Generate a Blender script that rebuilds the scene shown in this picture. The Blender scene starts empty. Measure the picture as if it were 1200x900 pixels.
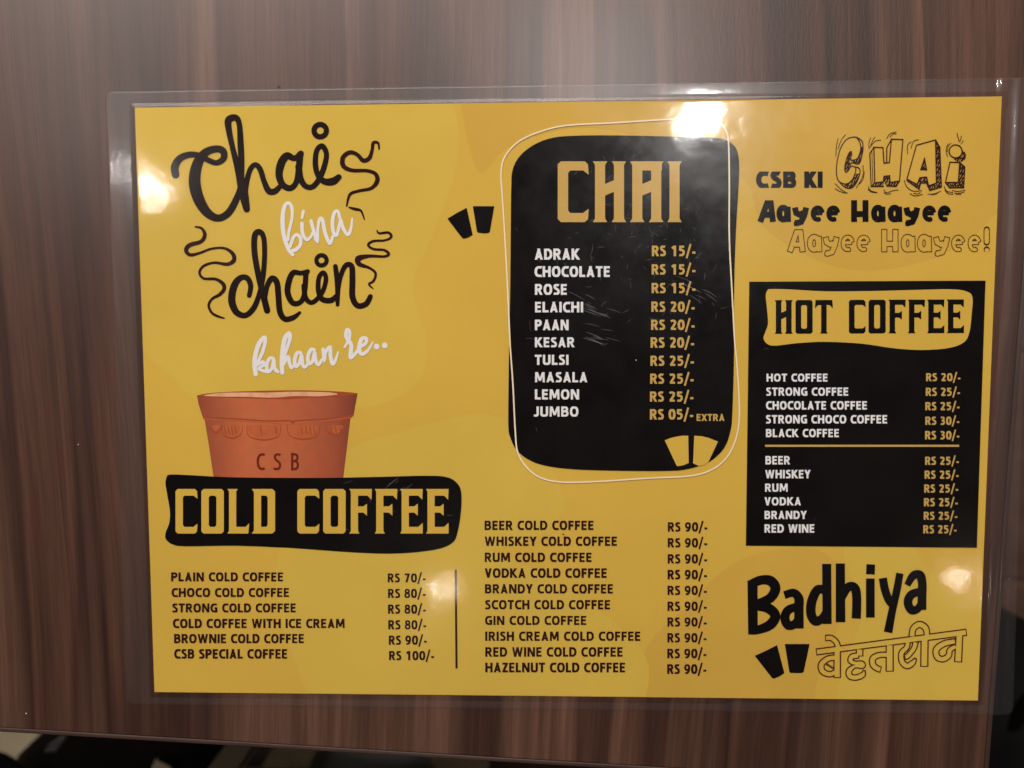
import bpy, bmesh, math, random
import numpy as np
from mathutils import Vector, Matrix, noise
from mathutils.geometry import delaunay_2d_cdt, tessellate_polygon
random.seed(11)
S = bpy.context.scene
COL = S.collection

# ------------------------------------------------------------------ camera
F = 900.0                                    # focal length in pixels of the 1200 px wide frame
CAM = Vector((-.0090, .0260, .2697))
RX, RY, RZ = -.0666, .0296, -.0031
cam = bpy.data.cameras.new('camera')
cam.sensor_width = 36; cam.lens = 36 * F / 1200
cam.clip_start = .01; cam.clip_end = 50
cam.dof.use_dof = True; cam.dof.focus_distance = .27; cam.dof.aperture_fstop = 8.5
camo = bpy.data.objects.new('camera', cam); COL.objects.link(camo)
camo.rotation_mode = 'XYZ'; camo.rotation_euler = (RX, RY, RZ); camo.location = CAM
S.camera = camo
ROT = Matrix.Rotation(RZ, 3, 'Z') @ Matrix.Rotation(RY, 3, 'Y') @ Matrix.Rotation(RX, 3, 'X')

def at(px, py, z=0.0):
    """point at height z that the photograph shows at pixel (px, py)"""
    d = ROT @ Vector(((px - 600) / F, -(py - 450) / F, -1))
    t = (z - CAM.z) / d.z
    return CAM + d * t

# ------------------------------------------------------------------ world, lamps, exposure
W = bpy.data.worlds.new('World'); S.world = W; W.use_nodes = True
bg = W.node_tree.nodes['Background']
bg.inputs[0].default_value = (1.0, .83, .68, 1); bg.inputs[1].default_value = .03
S.view_settings.view_transform = 'Standard'; S.view_settings.look = 'None'
S.view_settings.gamma = 1; S.view_settings.exposure = 0.13

def lamp(name, px, py, height, radius, power, colour=(1, .87, .72), sy=None):
    """a round ceiling lamp, hung where the laminate mirrors it at that pixel"""
    m = at(px, py, .001)
    k = height / CAM.z
    p = Vector((m.x + (m.x - CAM.x) * k, m.y + (m.y - CAM.y) * k, height))
    l = bpy.data.lights.new(name, 'AREA'); l.shape = 'ELLIPSE' if sy else 'DISK'
    l.size = radius * 2
    if sy: l.size_y = sy * 2
    l.energy = power; l.color = colour
    o = bpy.data.objects.new(name, l); COL.objects.link(o)
    o.location = p
    o.rotation_euler = (-p).to_track_quat('-Z', 'Y').to_euler()
    return o
lamp('ceiling_lamp', 824, 142, 1.15, .052, 3.4, (1, .95, .91), .028)
lamp('ceiling_lamp', 166, 206, 1.15, .014, 0.8, (1, .95, .91), .045)
lamp('ceiling_lamp', 516, 700, 1.9, .016, .50)
lamp('ceiling_lamp', 1136, 682, 1.9, .018, .38)
def soft(name, loc, sx, sy, power, colour):
    l = bpy.data.lights.new(name, 'AREA'); l.shape = 'RECTANGLE'; l.size = sx; l.size_y = sy
    l.energy = power; l.color = colour
    o = bpy.data.objects.new(name, l); COL.objects.link(o); o.location = loc
    o.rotation_euler = (-Vector(loc)).to_track_quat('-Z', 'Y').to_euler()
soft('added_soft_light', (-.26, 1.10, .90), 1.7, .8, 26.0, (1, .91, .84))  # unseen soft panel, added for the falloff and the sheen on the wood

# ------------------------------------------------------------------ materials
def mat(name):
    m = bpy.data.materials.new(name); m.use_nodes = True
    nt = m.node_tree
    return m, nt, nt.nodes, nt.links, nt.nodes['Principled BSDF']
def N(nt, kind, **kw):
    n = nt.nodes.new(kind)
    for k, v in kw.items(): setattr(n, k, v)
    return n
def simple(name, colour, rough=.5, spec=.5, metal=0, bump=0, bscale=200, vary=0):
    m, nt, ns, lk, b = mat(name)
    b.inputs['Base Color'].default_value = (*colour, 1)
    b.inputs['Roughness'].default_value = rough
    b.inputs['Specular IOR Level'].default_value = spec
    b.inputs['Metallic'].default_value = metal
    if bump or vary:
        tc = N(nt, 'ShaderNodeTexCoord'); no = N(nt, 'ShaderNodeTexNoise')
        no.inputs['Scale'].default_value = bscale; no.inputs['Detail'].default_value = 6
        lk.new(tc.outputs['Object'], no.inputs['Vector'])
        if bump:
            bp = N(nt, 'ShaderNodeBump'); bp.inputs['Strength'].default_value = bump
            bp.inputs['Distance'].default_value = .001
            lk.new(no.outputs['Fac'], bp.inputs['Height']); lk.new(bp.outputs[0], b.inputs['Normal'])
        if vary:
            r = N(nt, 'ShaderNodeValToRGB')
            r.color_ramp.elements[0].position = .3; r.color_ramp.elements[1].position = .7
            r.color_ramp.elements[0].color = (*[c * (1 - vary) for c in colour], 1)
            r.color_ramp.elements[1].color = (*[min(1, c * (1 + vary)) for c in colour], 1)
            lk.new(no.outputs['Fac'], r.inputs[0]); lk.new(r.outputs[0], b.inputs['Base Color'])
    return m

YEL = (.635, .412, .066)
M_yellow = simple('yellow_print', YEL, .55, 0.0, vary=.05, bscale=18)
M_yel_a = simple('lighter_yellow_print', (.64, .440, .073), .55, 0.0, vary=.05, bscale=18)
M_yel_b = simple('deeper_yellow_print', (.60, .374, .064), .55, 0.0, vary=.05, bscale=18)
M_black = simple('black_ink', (.0036, .0026, .0026), .5, 0.0, vary=.3, bscale=60)
M_brown = simple('dark_brown_ink', (.028, .0060, .0055), .5, 0.0)
M_line = simple('brown_outline_ink', (.075, .020, .012), .5, 0.0)
M_dood = simple('doodle_ink', (.035, .011, .008), .5, 0.0)
M_script = simple('script_ink', (.013, .0055, .0045), .5, 0.0)
M_white = simple('white_ink', (.76, .75, .76), .5, 0.0)
M_gold = simple('gold_ink', (.55, .355, .10), .5, 0.0)
M_cream = simple('cream_outline_ink', (.85, .72, .52), .5, 0.0)
M_paper = simple('paper', (.75, .72, .66), .7, .2)

def wood(name, tint=.47, rough=.46):
    m, nt, ns, lk, b = mat(name)
    tc = N(nt, 'ShaderNodeTexCoord')
    # slow bend of the grain
    mp = N(nt, 'ShaderNodeMapping'); mp.inputs['Scale'].default_value = (3.5, 2.0, 1)
    lk.new(tc.outputs['Object'], mp.inputs[0])
    wn = N(nt, 'ShaderNodeTexNoise'); wn.inputs['Scale'].default_value = 1; wn.inputs['Detail'].default_value = 1
    lk.new(mp.outputs[0], wn.inputs['Vector'])
    wm = N(nt, 'ShaderNodeMath', operation='MULTIPLY_ADD'); wm.inputs[1].default_value = .055; wm.inputs[2].default_value = -.0275
    lk.new(wn.outputs['Fac'], wm.inputs[0])
    sx = N(nt, 'ShaderNodeSeparateXYZ'); lk.new(tc.outputs['Object'], sx.inputs[0])
    ad = N(nt, 'ShaderNodeMath', operation='ADD'); lk.new(sx.outputs[0], ad.inputs[0]); lk.new(wm.outputs[0], ad.inputs[1])
    cb = N(nt, 'ShaderNodeCombineXYZ'); lk.new(ad.outputs[0], cb.inputs[0]); lk.new(sx.outputs[1], cb.inputs[1])
    def streak(xs, ys, detail, off, rough_=.5):
        p = N(nt, 'ShaderNodeMapping'); p.inputs['Scale'].default_value = (xs, ys, 1); p.inputs['Location'].default_value = (off, off * .7, 0)
        lk.new(cb.outputs[0], p.inputs[0])
        n = N(nt, 'ShaderNodeTexNoise'); n.inputs['Scale'].default_value = 1; n.inputs['Detail'].default_value = detail
        n.inputs['Roughness'].default_value = rough_
        lk.new(p.outputs[0], n.inputs['Vector']); return n.outputs['Fac']
    def ramp(src, stops):
        r = N(nt, 'ShaderNodeValToRGB'); e = r.color_ramp.elements
        e[0].position, e[1].position = stops[0][0], stops[-1][0]
        e[0].color = (*stops[0][1], 1); e[1].color = (*stops[-1][1], 1)
        for p, c in stops[1:-1]:
            x = e.new(p); x.color = (*c, 1)
        lk.new(src, r.inputs[0]); return r.outputs[0]
    def mixc(mode, fac, a, c):
        x = N(nt, 'ShaderNodeMix', data_type='RGBA', blend_type=mode)
        x.inputs[0].default_value = fac; lk.new(a, x.inputs[6]); lk.new(c, x.inputs[7]); return x.outputs[2]
    T = tint
    c0 = ramp(streak(19, .7, 2, 3.1), [(.30, (.070*T, .025*T, .016*T)), (.42, (.190*T, .080*T, .050*T)), (.44, (.100*T, .038*T, .024*T)), (.54, (.310*T, .150*T, .098*T)), (.555, (.135*T, .055*T, .035*T)), (.68, (.265*T, .122*T, .080*T))])
    c1 = ramp(streak(62, 1.6, 3, 9.4), [(.28, (.52, .48, .46)), (.44, (1.02, 1.02, 1.02)), (.46, (.70, .66, .64)), (.58, (1.08, 1.08, 1.08)), (.605, (.86, .84, .83)), (.75, (1.25, 1.26, 1.28))])
    c2 = ramp(streak(330, 6, 4, 1.7, .6), [(.30, (.74, .71, .70)), (.5, (1, 1, 1)), (.72, (1.22, 1.23, 1.24))])
    c3 = ramp(streak(1500, 40, 2, 5.5, .6), [(.25, (.72, .70, .69)), (.5, (1, 1, 1)), (.75, (1.25, 1.25, 1.25))])
    c = mixc('MULTIPLY', 1, c0, c1); c = mixc('MULTIPLY', .85, c, c2); c = mixc('MULTIPLY', .8, c, c3)
    lk.new(c, b.inputs['Base Color'])
    b.inputs['Roughness'].default_value = rough; b.inputs['Specular IOR Level'].default_value = .5
    b.inputs['Coat Weight'].default_value = .85; b.inputs['Coat Roughness'].default_value = .36
    gn = N(nt, 'ShaderNodeTexNoise'); gn.inputs['Scale'].default_value = 1; gn.inputs['Detail'].default_value = 3
    gp = N(nt, 'ShaderNodeMapping'); gp.inputs['Scale'].default_value = (1600, 220, 200); lk.new(tc.outputs['Object'], gp.inputs[0]); lk.new(gp.outputs[0], gn.inputs['Vector'])
    bp = N(nt, 'ShaderNodeBump'); bp.inputs['Strength'].default_value = .35; bp.inputs['Distance'].default_value = .0002
    lk.new(gn.outputs['Fac'], bp.inputs['Height']); lk.new(bp.outputs[0], b.inputs['Normal'])
    return m
M_wood = wood('wood_laminate')
M_edge = simple('brown_edge_band', (.055, .030, .024), .45, .4, vary=.2, bscale=40)

def film_material(name, milk, r2, w0, w1):
    m, nt, ns, lk, b = mat(name)
    ns.remove(b)
    out = ns['Material Output']
    tc = N(nt, 'ShaderNodeTexCoord'); geo = N(nt, 'ShaderNodeNewGeometry')
    # gentle orange-peel plus fine hairline wear
    n1 = N(nt, 'ShaderNodeTexNoise'); n1.inputs['Scale'].default_value = 75; n1.inputs['Detail'].default_value = 2
    lk.new(tc.outputs['Object'], n1.inputs['Vector'])
    n2 = N(nt, 'ShaderNodeTexNoise'); n2.inputs['Scale'].default_value = 420; n2.inputs['Detail'].default_value = 3
    lk.new(tc.outputs['Object'], n2.inputs['Vector'])
    b1 = N(nt, 'ShaderNodeBump'); b1.inputs['Strength'].default_value = .28; b1.inputs['Distance'].default_value = .0003
    lk.new(n1.outputs['Fac'], b1.inputs['Height'])
    b2 = N(nt, 'ShaderNodeBump'); b2.inputs['Strength'].default_value = .22; b2.inputs['Distance'].default_value = .00005
    lk.new(n2.outputs['Fac'], b2.inputs['Height']); lk.new(b1.outputs[0], b2.inputs['Normal'])
    g1 = N(nt, 'ShaderNodeBsdfGlossy'); g1.inputs['Roughness'].default_value = .085; lk.new(b2.outputs[0], g1.inputs['Normal'])
    g2 = N(nt, 'ShaderNodeBsdfGlossy'); g2.inputs['Roughness'].default_value = r2; lk.new(b1.outputs[0], g2.inputs['Normal'])
    # worn patches scatter more light
    wn = N(nt, 'ShaderNodeTexNoise'); wn.inputs['Scale'].default_value = 28; wn.inputs['Detail'].default_value = 6; wn.inputs['Roughness'].default_value = .7
    lk.new(tc.outputs['Object'], wn.inputs['Vector'])
    wr = N(nt, 'ShaderNodeMapRange'); wr.inputs[1].default_value = .38; wr.inputs[2].default_value = .66; wr.inputs[3].default_value = w0; wr.inputs[4].default_value = w1
    lk.new(wn.outputs['Fac'], wr.inputs[0])
    gm = N(nt, 'ShaderNodeMixShader'); lk.new(wr.outputs[0], gm.inputs[0]); lk.new(g1.outputs[0], gm.inputs[1]); lk.new(g2.outputs[0], gm.inputs[2])
    fr = N(nt, 'ShaderNodeFresnel'); fr.inputs[0].default_value = 1.5; lk.new(b1.outputs[0], fr.inputs['Normal'])
    tr = N(nt, 'ShaderNodeBsdfTransparent'); tr.inputs[0].default_value = (.985, .985, .985, 1)
    df = N(nt, 'ShaderNodeBsdfDiffuse'); df.inputs[0].default_value = (.85, .85, .88, 1)
    hz = N(nt, 'ShaderNodeMixShader'); hz.inputs[0].default_value = milk
    lk.new(tr.outputs[0], hz.inputs[1]); lk.new(df.outputs[0], hz.inputs[2])
    mx = N(nt, 'ShaderNodeMixShader'); lk.new(fr.outputs[0], mx.inputs[0]); lk.new(hz.outputs[0], mx.inputs[1]); lk.new(gm.outputs[0], mx.inputs[2])
    tr2 = N(nt, 'ShaderNodeBsdfTransparent')
    bk = N(nt, 'ShaderNodeMixShader'); lk.new(geo.outputs['Backfacing'], bk.inputs[0]); lk.new(mx.outputs[0], bk.inputs[1]); lk.new(tr2.outputs[0], bk.inputs[2])
    lk.new(bk.outputs[0], out.inputs[0])
    return m
M_film = film_material('clear_laminate_film', .0015, .28, .15, .62)
M_film_m = film_material('cloudy_laminate_margin', .013, .34, .45, .85)

def veil(name, colour, alpha, rough=.3):
    m, nt, ns, lk, b = mat(name)
    b.inputs['Base Color'].default_value = (*colour, 1); b.inputs['Roughness'].default_value = rough
    b.inputs['Alpha'].default_value = alpha
    return m
M_scratch = veil('scratch_mark', (.8, .82, .88), .09)
M_scuff = veil('scuff_mark', (.7, .75, .85), .035)

# ------------------------------------------------------------------ object helpers
def link(name, me, m=None, parent=None):
    o = bpy.data.objects.new(name, me); COL.objects.link(o)
    if m is not None: me.materials.append(m)
    if parent is not None: o.parent = parent
    return o
def tag(o, label=None, cat=None, kind=None, group=None):
    if label: o['label'] = label
    if cat: o['category'] = cat
    if kind: o['kind'] = kind
    if group: o['group'] = group
    return o
def mesh(name, vs, fs):
    me = bpy.data.meshes.new(name); me.from_pydata([tuple(v) for v in vs], [], fs); me.update(); return me
def smooth(me, angle=None):
    for p in me.polygons: p.use_smooth = True

# ------------------------------------------------------------------ flat drawing kit (photo pixels on the card)
def ccw(t):
    a = sum(t[i][0] * t[(i+1) % len(t)][1] - t[(i+1) % len(t)][0] * t[i][1] for i in range(len(t)))
    return t if a > 0 else t[::-1]
def ccw_ix(t, P):
    a, b, c = P[t[0]], P[t[1]], P[t[2]]
    t = [int(i) for i in t]
    return t if (b[0]-a[0])*(c[1]-a[1]) - (b[1]-a[1])*(c[0]-a[0]) > 0 else t[::-1]
def area(t):
    return .5 * sum(t[i][0] * t[(i+1) % len(t)][1] - t[(i+1) % len(t)][0] * t[i][1] for i in range(len(t)))
def bool2d(A, B=()):
    """triangles covered by the polygons A and not by the polygons B"""
    vs, fs, n = [], [], 0
    for src in (A, B):
        for p in src:
            if abs(area(p)) < 1e-7: continue
            q = ccw(list(p)); i = len(vs)
            vs += [Vector((x, y)) for x, y in q]; fs.append(list(range(i, i + len(q))))
        if src is A: n = len(fs)
    v, e, f, _, _, _ = delaunay_2d_cdt(vs, [], fs, 0, 1e-6, False)
    P = np.array([(p.x, p.y) for p in v]); Fc = np.array([t for t in f if len(t) == 3])
    C = P[Fc].mean(axis=1); inA = np.zeros(len(C), bool); inB = np.zeros(len(C), bool)
    order = np.argsort(C[:, 0]); cxs = C[order, 0]
    for k, t in enumerate(fs):
        q = np.array([(vs[i].x, vs[i].y) for i in t])
        a, b = np.searchsorted(cxs, q[:, 0].min()), np.searchsorted(cxs, q[:, 0].max())
        sel = order[a:b]
        if not len(sel): continue
        sel = sel[(C[sel, 1] >= q[:, 1].min()) & (C[sel, 1] <= q[:, 1].max())]
        if not len(sel): continue
        x, y = C[sel, 0], C[sel, 1]; ins = np.zeros(len(sel), bool)
        for (x1, y1), (x2, y2) in zip(q, np.roll(q, -1, axis=0)):
            if y1 == y2: continue
            ins ^= ((y1 > y) != (y2 > y)) & (x < (x2 - x1) * (y - y1) / (y2 - y1) + x1)
        (inA if k < n else inB)[sel] |= ins
    keep = Fc[inA & ~inB]
    return [(p.x, p.y) for p in v], [ccw_ix(t, P) for t in keep]
def spline(pts, step=8, closed=False):
    """Catmull-Rom through (x, y[, w])"""
    n = len(pts)
    if n < 3 and not closed: return list(pts)
    out = []
    g = (lambda i: pts[i % n]) if closed else (lambda i: pts[max(0, min(n - 1, i))])
    for i in range(n if closed else n - 1):
        p0, p1, p2, p3 = g(i-1), g(i), g(i+1), g(i+2)
        for k in range(step):
            t = k / step
            out.append(tuple(.5 * (2*b + (c-a)*t + (2*a-5*b+4*c-d)*t*t + (3*b-a-3*c+d)*t**3) for a, b, c, d in zip(p0, p1, p2, p3)))
    if not closed: out.append(tuple(pts[-1]))
    return out
def disc(x, y, r, n=12):
    return [(x + r*math.cos(2*math.pi*i/n), y + r*math.sin(2*math.pi*i/n)) for i in range(n)]
def ribbon(pts, w=None, cap='round', closed=False, join=False):
    P = [(p[0], p[1]) for p in pts]
    Wd = [(p[2] if len(p) > 2 else w) * .5 for p in pts]
    n = len(P); L, R = [], []
    for i in range(n):
        a = P[(i-1) % n] if (closed or i) else P[i]; b = P[i]; c = P[(i+1) % n] if (closed or i < n-1) else P[i]
        d1 = Vector((b[0]-a[0], b[1]-a[1])); d2 = Vector((c[0]-b[0], c[1]-b[1]))
        if d1.length: d1.normalize()
        if d2.length: d2.normalize()
        d = d1 + d2
        d = d.normalized() if d.length > 1e-6 else (d1 if d1.length else d2)
        co = max(.5, d.dot(d2 if d2.length else d1))
        nx, ny = -d.y * Wd[i] / co, d.x * Wd[i] / co
        L.append((b[0]+nx, b[1]+ny)); R.append((b[0]-nx, b[1]-ny))
    out = []
    for i in range(n if closed else n - 1):
        j = (i+1) % n
        out += [[L[i], R[i], R[j]], [L[i], R[j], L[j]]]
    if cap == 'round' and not closed:
        out += [disc(*P[0], Wd[0]), disc(*P[-1], Wd[-1])]
    if join:
        out += [disc(*P[i], Wd[i]) for i in range(1, n-1)]
    return out
def fr(x0, y0, s):
    return lambda pts: [(x0 + p[0]/s, y0 + p[1]/s, *[q/s for q in p[2:]]) for p in pts]
PAPER_Z = .00030
LAYER = .000028
def printed(name, tri, m, layer, parent, label=None, kind=None):
    v, t = tri
    if not t: return None
    z = PAPER_Z + LAYER * layer
    vs = [at(x, y, z) for x, y in v]
    used = sorted({i for f in t for i in f}); mp = {k: i for i, k in enumerate(used)}
    me = mesh(name, [vs[k] for k in used], [[mp[i] for i in f[::-1]] for f in t])
    o = link(name, me, m, parent)
    if label: o['label'] = label
    if kind: o['kind'] = kind
    return o

# ------------------------------------------------------------------ stroke font: bold condensed capitals
def arc(cx, cy, rx, ry, a0, a1, n=9, sq=2.35):
    o = []
    for i in range(n + 1):
        a = math.radians(a0 + (a1 - a0) * i / n); c, s = math.cos(a), math.sin(a)
        o.append((cx + rx * math.copysign(abs(c) ** (2/sq), c), cy + ry * math.copysign(abs(s) ** (2/sq), s)))
    return o
T_ = .195; h = T_ / 2
lo, hi = h * .92, 1 - h * .92
G = {
 'A': (.60, [[(.085, -.1), (.085+.235*1.1, 1.1)], [(.515, -.1), (.515-.235*1.1, 1.1)], [(.16, .27), (.44, .27)]]),
 'B': (.54, [[(h, 0), (h, 1)], [(h, hi), (.25, hi)] + arc(.25, .735, .175, hi-.735, 80, -80, 7) + [(.25, .53), (h, .53)], [(h, .53), (.25, .53)] + arc(.25, (.53+lo)/2, .20, (.53-lo)/2, 80, -80, 7) + [(.25, lo), (h, lo)]]),
 'C': (.50, [arc(.36, .5, .27, .5-lo, 62, 298, 14)]),
 'D': (.58, [[(h, 0), (h, 1)], [(h, hi), (.2, hi)] + arc(.2, .5, .29, .5-lo, 85, -85, 12) + [(.2, lo), (h, lo)]]),
 'E': (.46, [[(h, 0), (h, 1)], [(h, hi), (.43, hi)], [(h, .52), (.40, .52)], [(h, lo), (.43, lo)]]),
 'F': (.44, [[(h, 0), (h, 1)], [(h, hi), (.42, hi)], [(h, .50), (.39, .50)]]),
 'G': (.57, [arc(.36, .5, .27, .5-lo, 62, 285, 14), [(.475, .035), (.475, .52)], [(.36, lo), (.52, lo+.015)], [(.33, .45), (.56, .45)]]),
 'H': (.59, [[(h, 0), (h, 1)], [(.49, 0), (.49, 1)], [(h, .52), (.49, .52)]]),
 'I': (.20, [[(.1, 0), (.1, 1)]]),
 'J': (.34, [[(.24, 1), (.24, .3)] + arc(.06, .3, .18, .3-lo, 0, -90, 6)[1:] + [(-.02, lo)]]),
 'K': (.57, [[(h, 0), (h, 1)], [(.50, 1.08), (.20, .52)], [(.20, .56), (.54, -.08)]]),
 'L': (.43, [[(h, 0), (h, 1)], [(h, lo), (.42, lo)]]),
 'M': (.74, [[(h, 0), (h+.015, 1)], [(.64, 0), (.625, 1)], [(.13, 1.06), (.37, .16)], [(.61, 1.06), (.37, .16)]]),
 'N': (.62, [[(h, 0), (h, 1)], [(.52, 0), (.52, 1)], [(.10, 1.05), (.52, -.05)]]),
 'O': (.62, [arc(.31, .5, .215, .5-lo, 0, 360, 24)]),
 'P': (.52, [[(h, 0), (h, 1)], [(h, hi), (.25, hi)] + arc(.25, .69, .18, hi-.69, 80, -80, 8) + [(.25, .47), (h, .47)]]),
 'R': (.55, [[(h, 0), (h, 1)], [(h, hi), (.25, hi)] + arc(.25, .70, .175, hi-.70, 80, -80, 8) + [(.25, .49), (h, .49)], [(.26, .52), (.49, -.08)]]),
 'S': (.46, [[(.39, .86), (.33, hi-.01), (.23, hi), (.13, .86), (.105, .745), (.15, .63), (.25, .53), (.345, .43), (.375, .28), (.34, .15), (.24, lo), (.13, lo+.005), (.045, .13)]]),
 'T': (.50, [[(.25, 0), (.25, 1)], [(.01, hi), (.49, hi)]]),
 'U': (.57, [[(h, 1), (h, .34)] + arc(.285, .30, .19, .30-lo, 180, 360, 10)[0:] + [(.475, .34), (.475, 1)]]),
 'V': (.56, [[(.08, 1.1), (.08+.2*1.12, -.1)], [(.48, 1.1), (.48-.2*1.12, -.1)]]),
 'W': (.86, [[(.08, 1.1), (.26, -.1)], [(.25, -.1), (.43, 1.05)], [(.43, 1.05), (.61, -.1)], [(.60, -.1), (.78, 1.1)]]),
 'X': (.55, [[(.05, 1.05), (.50, -.05)], [(.50, 1.05), (.05, -.05)]]),
 'Y': (.54, [[(.06, 1.08), (.27, .42)], [(.48, 1.08), (.27, .42)], [(.27, .48), (.27, 0)]]),
 'Z': (.48, [[(.03, hi), (.45, hi)], [(.40, .98), (.08, .02)], [(.03, lo), (.46, lo)]]),
 '0': (.53, [arc(.265, .5, .175, .5-lo, 0, 360, 22)]),
 '1': (.53, [[(.32, 0), (.32, 1)], [(.10, .74), (.32, .95)]]),
 '2': (.53, [[(.08, .83), (.16, hi-.01), (.28, hi), (.38, .82), (.39, .68), (.31, .46), (.12, lo)], [(.08, lo), (.47, lo)]]),
 '3': (.53, [[(.09, hi-.02), (.24, hi), (.36, .84), (.36, .68), (.27, .54), (.17, .53)], [(.17, .53), (.30, .51), (.39, .40), (.40, .25), (.31, .11), (.19, lo), (.07, lo+.02)]]),
 '5': (.53, [[(.14, 1), (.125, .53)], [(.12, hi), (.43, hi)], [(.125, .55), (.24, .585), (.36, .51), (.40, .34), (.34, .16), (.22, lo), (.07, lo+.02)]]),
 '7': (.53, [[(.05, hi), (.47, hi)], [(.43, 1.0), (.19, -.05)]]),
 '8': (.53, [arc(.265, .735, .15, hi-.735, 0, 360, 18), arc(.265, .29, .175, .29-lo+.01, 0, 360, 18)]),
 '9': (.53, [arc(.26, .66, .165, hi-.66, 0, 360, 18), [(.425, .66), (.41, .4), (.33, .17), (.22, lo), (.10, lo)]]),
 '/': (.36, [[(.02, -.2), (.32, 1.15)]]),
 '-': (.30, [[(.03, .34), (.27, .34)]]),
}
THIN = {'/': .15, '-': .175, 'M': .175, 'W': .165, 'N': .185, 'S': .185, '2': .185, '3': .18, '5': .18, '8': .165, '9': .175, 'E': .18, 'B': .18, 'R': .185, 'A': .18}
def clip(poly, y0, y1):
    for sgn, lim in ((1, y0), (-1, y1)):
        out = []
        for i in range(len(poly)):
            a, b = poly[i], poly[(i+1) % len(poly)]
            da, db = sgn*(a[1]-lim), sgn*(b[1]-lim)
            if da >= 0: out.append(a)
            if da * db < 0:
                t = da/(da-db); out.append((a[0]+(b[0]-a[0])*t, a[1]+(b[1]-a[1])*t))
        poly = out
        if len(poly) < 3: return None
    return poly
GC = {}
def glyph(c, bold=1.0, rho=1.0):
    if (c, bold, rho) in GC: return GC[c, bold, rho]
    w, paths = G[c]; t = THIN.get(c, T_) * bold
    polys = []
    for p in paths:
        p = [(x * rho, y) for x, y in p]
        closed = len(p) > 12 and abs(p[0][0]-p[-1][0]) < 1e-6 and abs(p[0][1]-p[-1][1]) < 1e-6
        if closed: p = p[:-1]
        if len(p) > 3 and not closed and c in 'S23592':
            p = spline(p, 3)
        for q in ribbon(p, t, 'butt', closed):
            if c != '/':
                q = clip(q, 0, 1)
            if q: polys.append(q)
    GC[c, bold, rho] = (w * rho, bool2d(polys)); return GC[c, bold, rho]
def text(frame, s, x0, x1, yt, yb, gap=.062, space=.30, bold=1.20, tilt=0):
    """capitals fitted into x0..x1, cap top yt, baseline yb, in the frame of a close-up"""
    H = yb - yt
    nat = sum(space if c == ' ' else G[c][0] + gap for c in s) - gap
    rho = round((x1 - x0) / H / nat / .05) * .05
    adv, items = 0, []
    for c in s:
        if c == ' ': adv += space * rho; continue
        w, g = glyph(c, bold, rho); items.append((adv, g)); adv += w + gap * rho
    adv -= gap * rho
    k = (x1 - x0) / adv; V, T = [], []
    for a, (v, t) in items:
        i = len(V)
        pts = [(x0 + (a + x) * k, yb - y * H + tilt * ((a + x) * k) ) for x, y in v]
        V += [(p[0], p[1]) for p in frame(pts)]
        T += [[j + i for j in f] for f in t]
    return V, T

# ------------------------------------------------------------------ display capitals (flared slab)
def stem(x):
    return [(x-.035, 1), (x+.195, 1), (x+.16, .94), (x+.16, .06), (x+.195, 0), (x-.035, 0), (x, .06), (x, .94)]
DISP = {
 'C': (.49, [[(.05, 0), (.43, 0), (.48, .05), (.49, .22), (.40, .15), (.20, .15), (.165, .19), (.165, .81), (.20, .85), (.40, .85), (.49, .78), (.48, .95), (.43, 1), (.05, 1), (0, .95), (0, .05)]], []),
 'O': (.50, [[(.05, 0), (.45, 0), (.50, .05), (.50, .95), (.45, 1), (.05, 1), (0, .95), (0, .05)]], [[(.20, .15), (.30, .15), (.335, .19), (.335, .81), (.30, .85), (.20, .85), (.165, .81), (.165, .19)]]),
 'L': (.48, [stem(.03), [(.03, 0), (.46, 0), (.48, .23), (.40, .15), (.03, .15)]], []),
 'D': (.50, [[(-.03, 1), (.43, 1), (.49, .94), (.49, .06), (.43, 0), (-.03, 0), (.02, .07), (.02, .93)]], [[(.18, .15), (.29, .15), (.325, .19), (.325, .81), (.29, .85), (.18, .85)]]),
 'F': (.48, [stem(.03), [(.03, 1), (.50, 1), (.49, .76), (.40, .85), (.03, .85)], [(.1, .61), (.31, .61), (.39, .67), (.39, .40), (.31, .47), (.1, .47)]], []),
 'E': (.49, [stem(.03), [(.03, 1), (.50, 1), (.49, .76), (.40, .85), (.03, .85)], [(.1, .61), (.31, .61), (.39, .67), (.39, .40), (.31, .47), (.1, .47)], [(.03, 0), (.50, 0), (.50, .24), (.40, .15), (.03, .15)]], []),
 'H': (.52, [stem(.03), stem(.33), [(.15, .42), (.40, .53), (.40, .72), (.15, .61)]], []),
 'A': (.52, [stem(.03), stem(.33), [(.03, .85), (.50, .85), (.50, 1), (.03, 1)], [(.15, .42), (.40, .53), (.40, .72), (.15, .61)]], []),
 'I': (.22, [stem(.03)], []),
 'T': (.49, [stem(.165), [(.0, 1), (.49, 1), (.51, .75), (.41, .85), (.08, .85), (-.02, .75)]], []),
}
def display(frame, s, x0, x1, yt, yb, gap=.085, space=.40, tilt=0):
    adv, items = 0, []
    for c in s:
        if c == ' ': adv += space; continue
        w, A, B = DISP[c]; items.append((adv, bool2d(A, B))); adv += w + gap
    adv -= gap; k = (x1-x0)/adv; V, T = [], []; H = yb - yt
    for a, (v, t) in items:
        i = len(V)
        V += [(p[0], p[1]) for p in frame([(x0+(a+x)*k, yb - y*H + tilt*(a+x)*k) for x, y in v])]
        T += [[j+i for j in f] for f in t]
    return V, T

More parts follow.
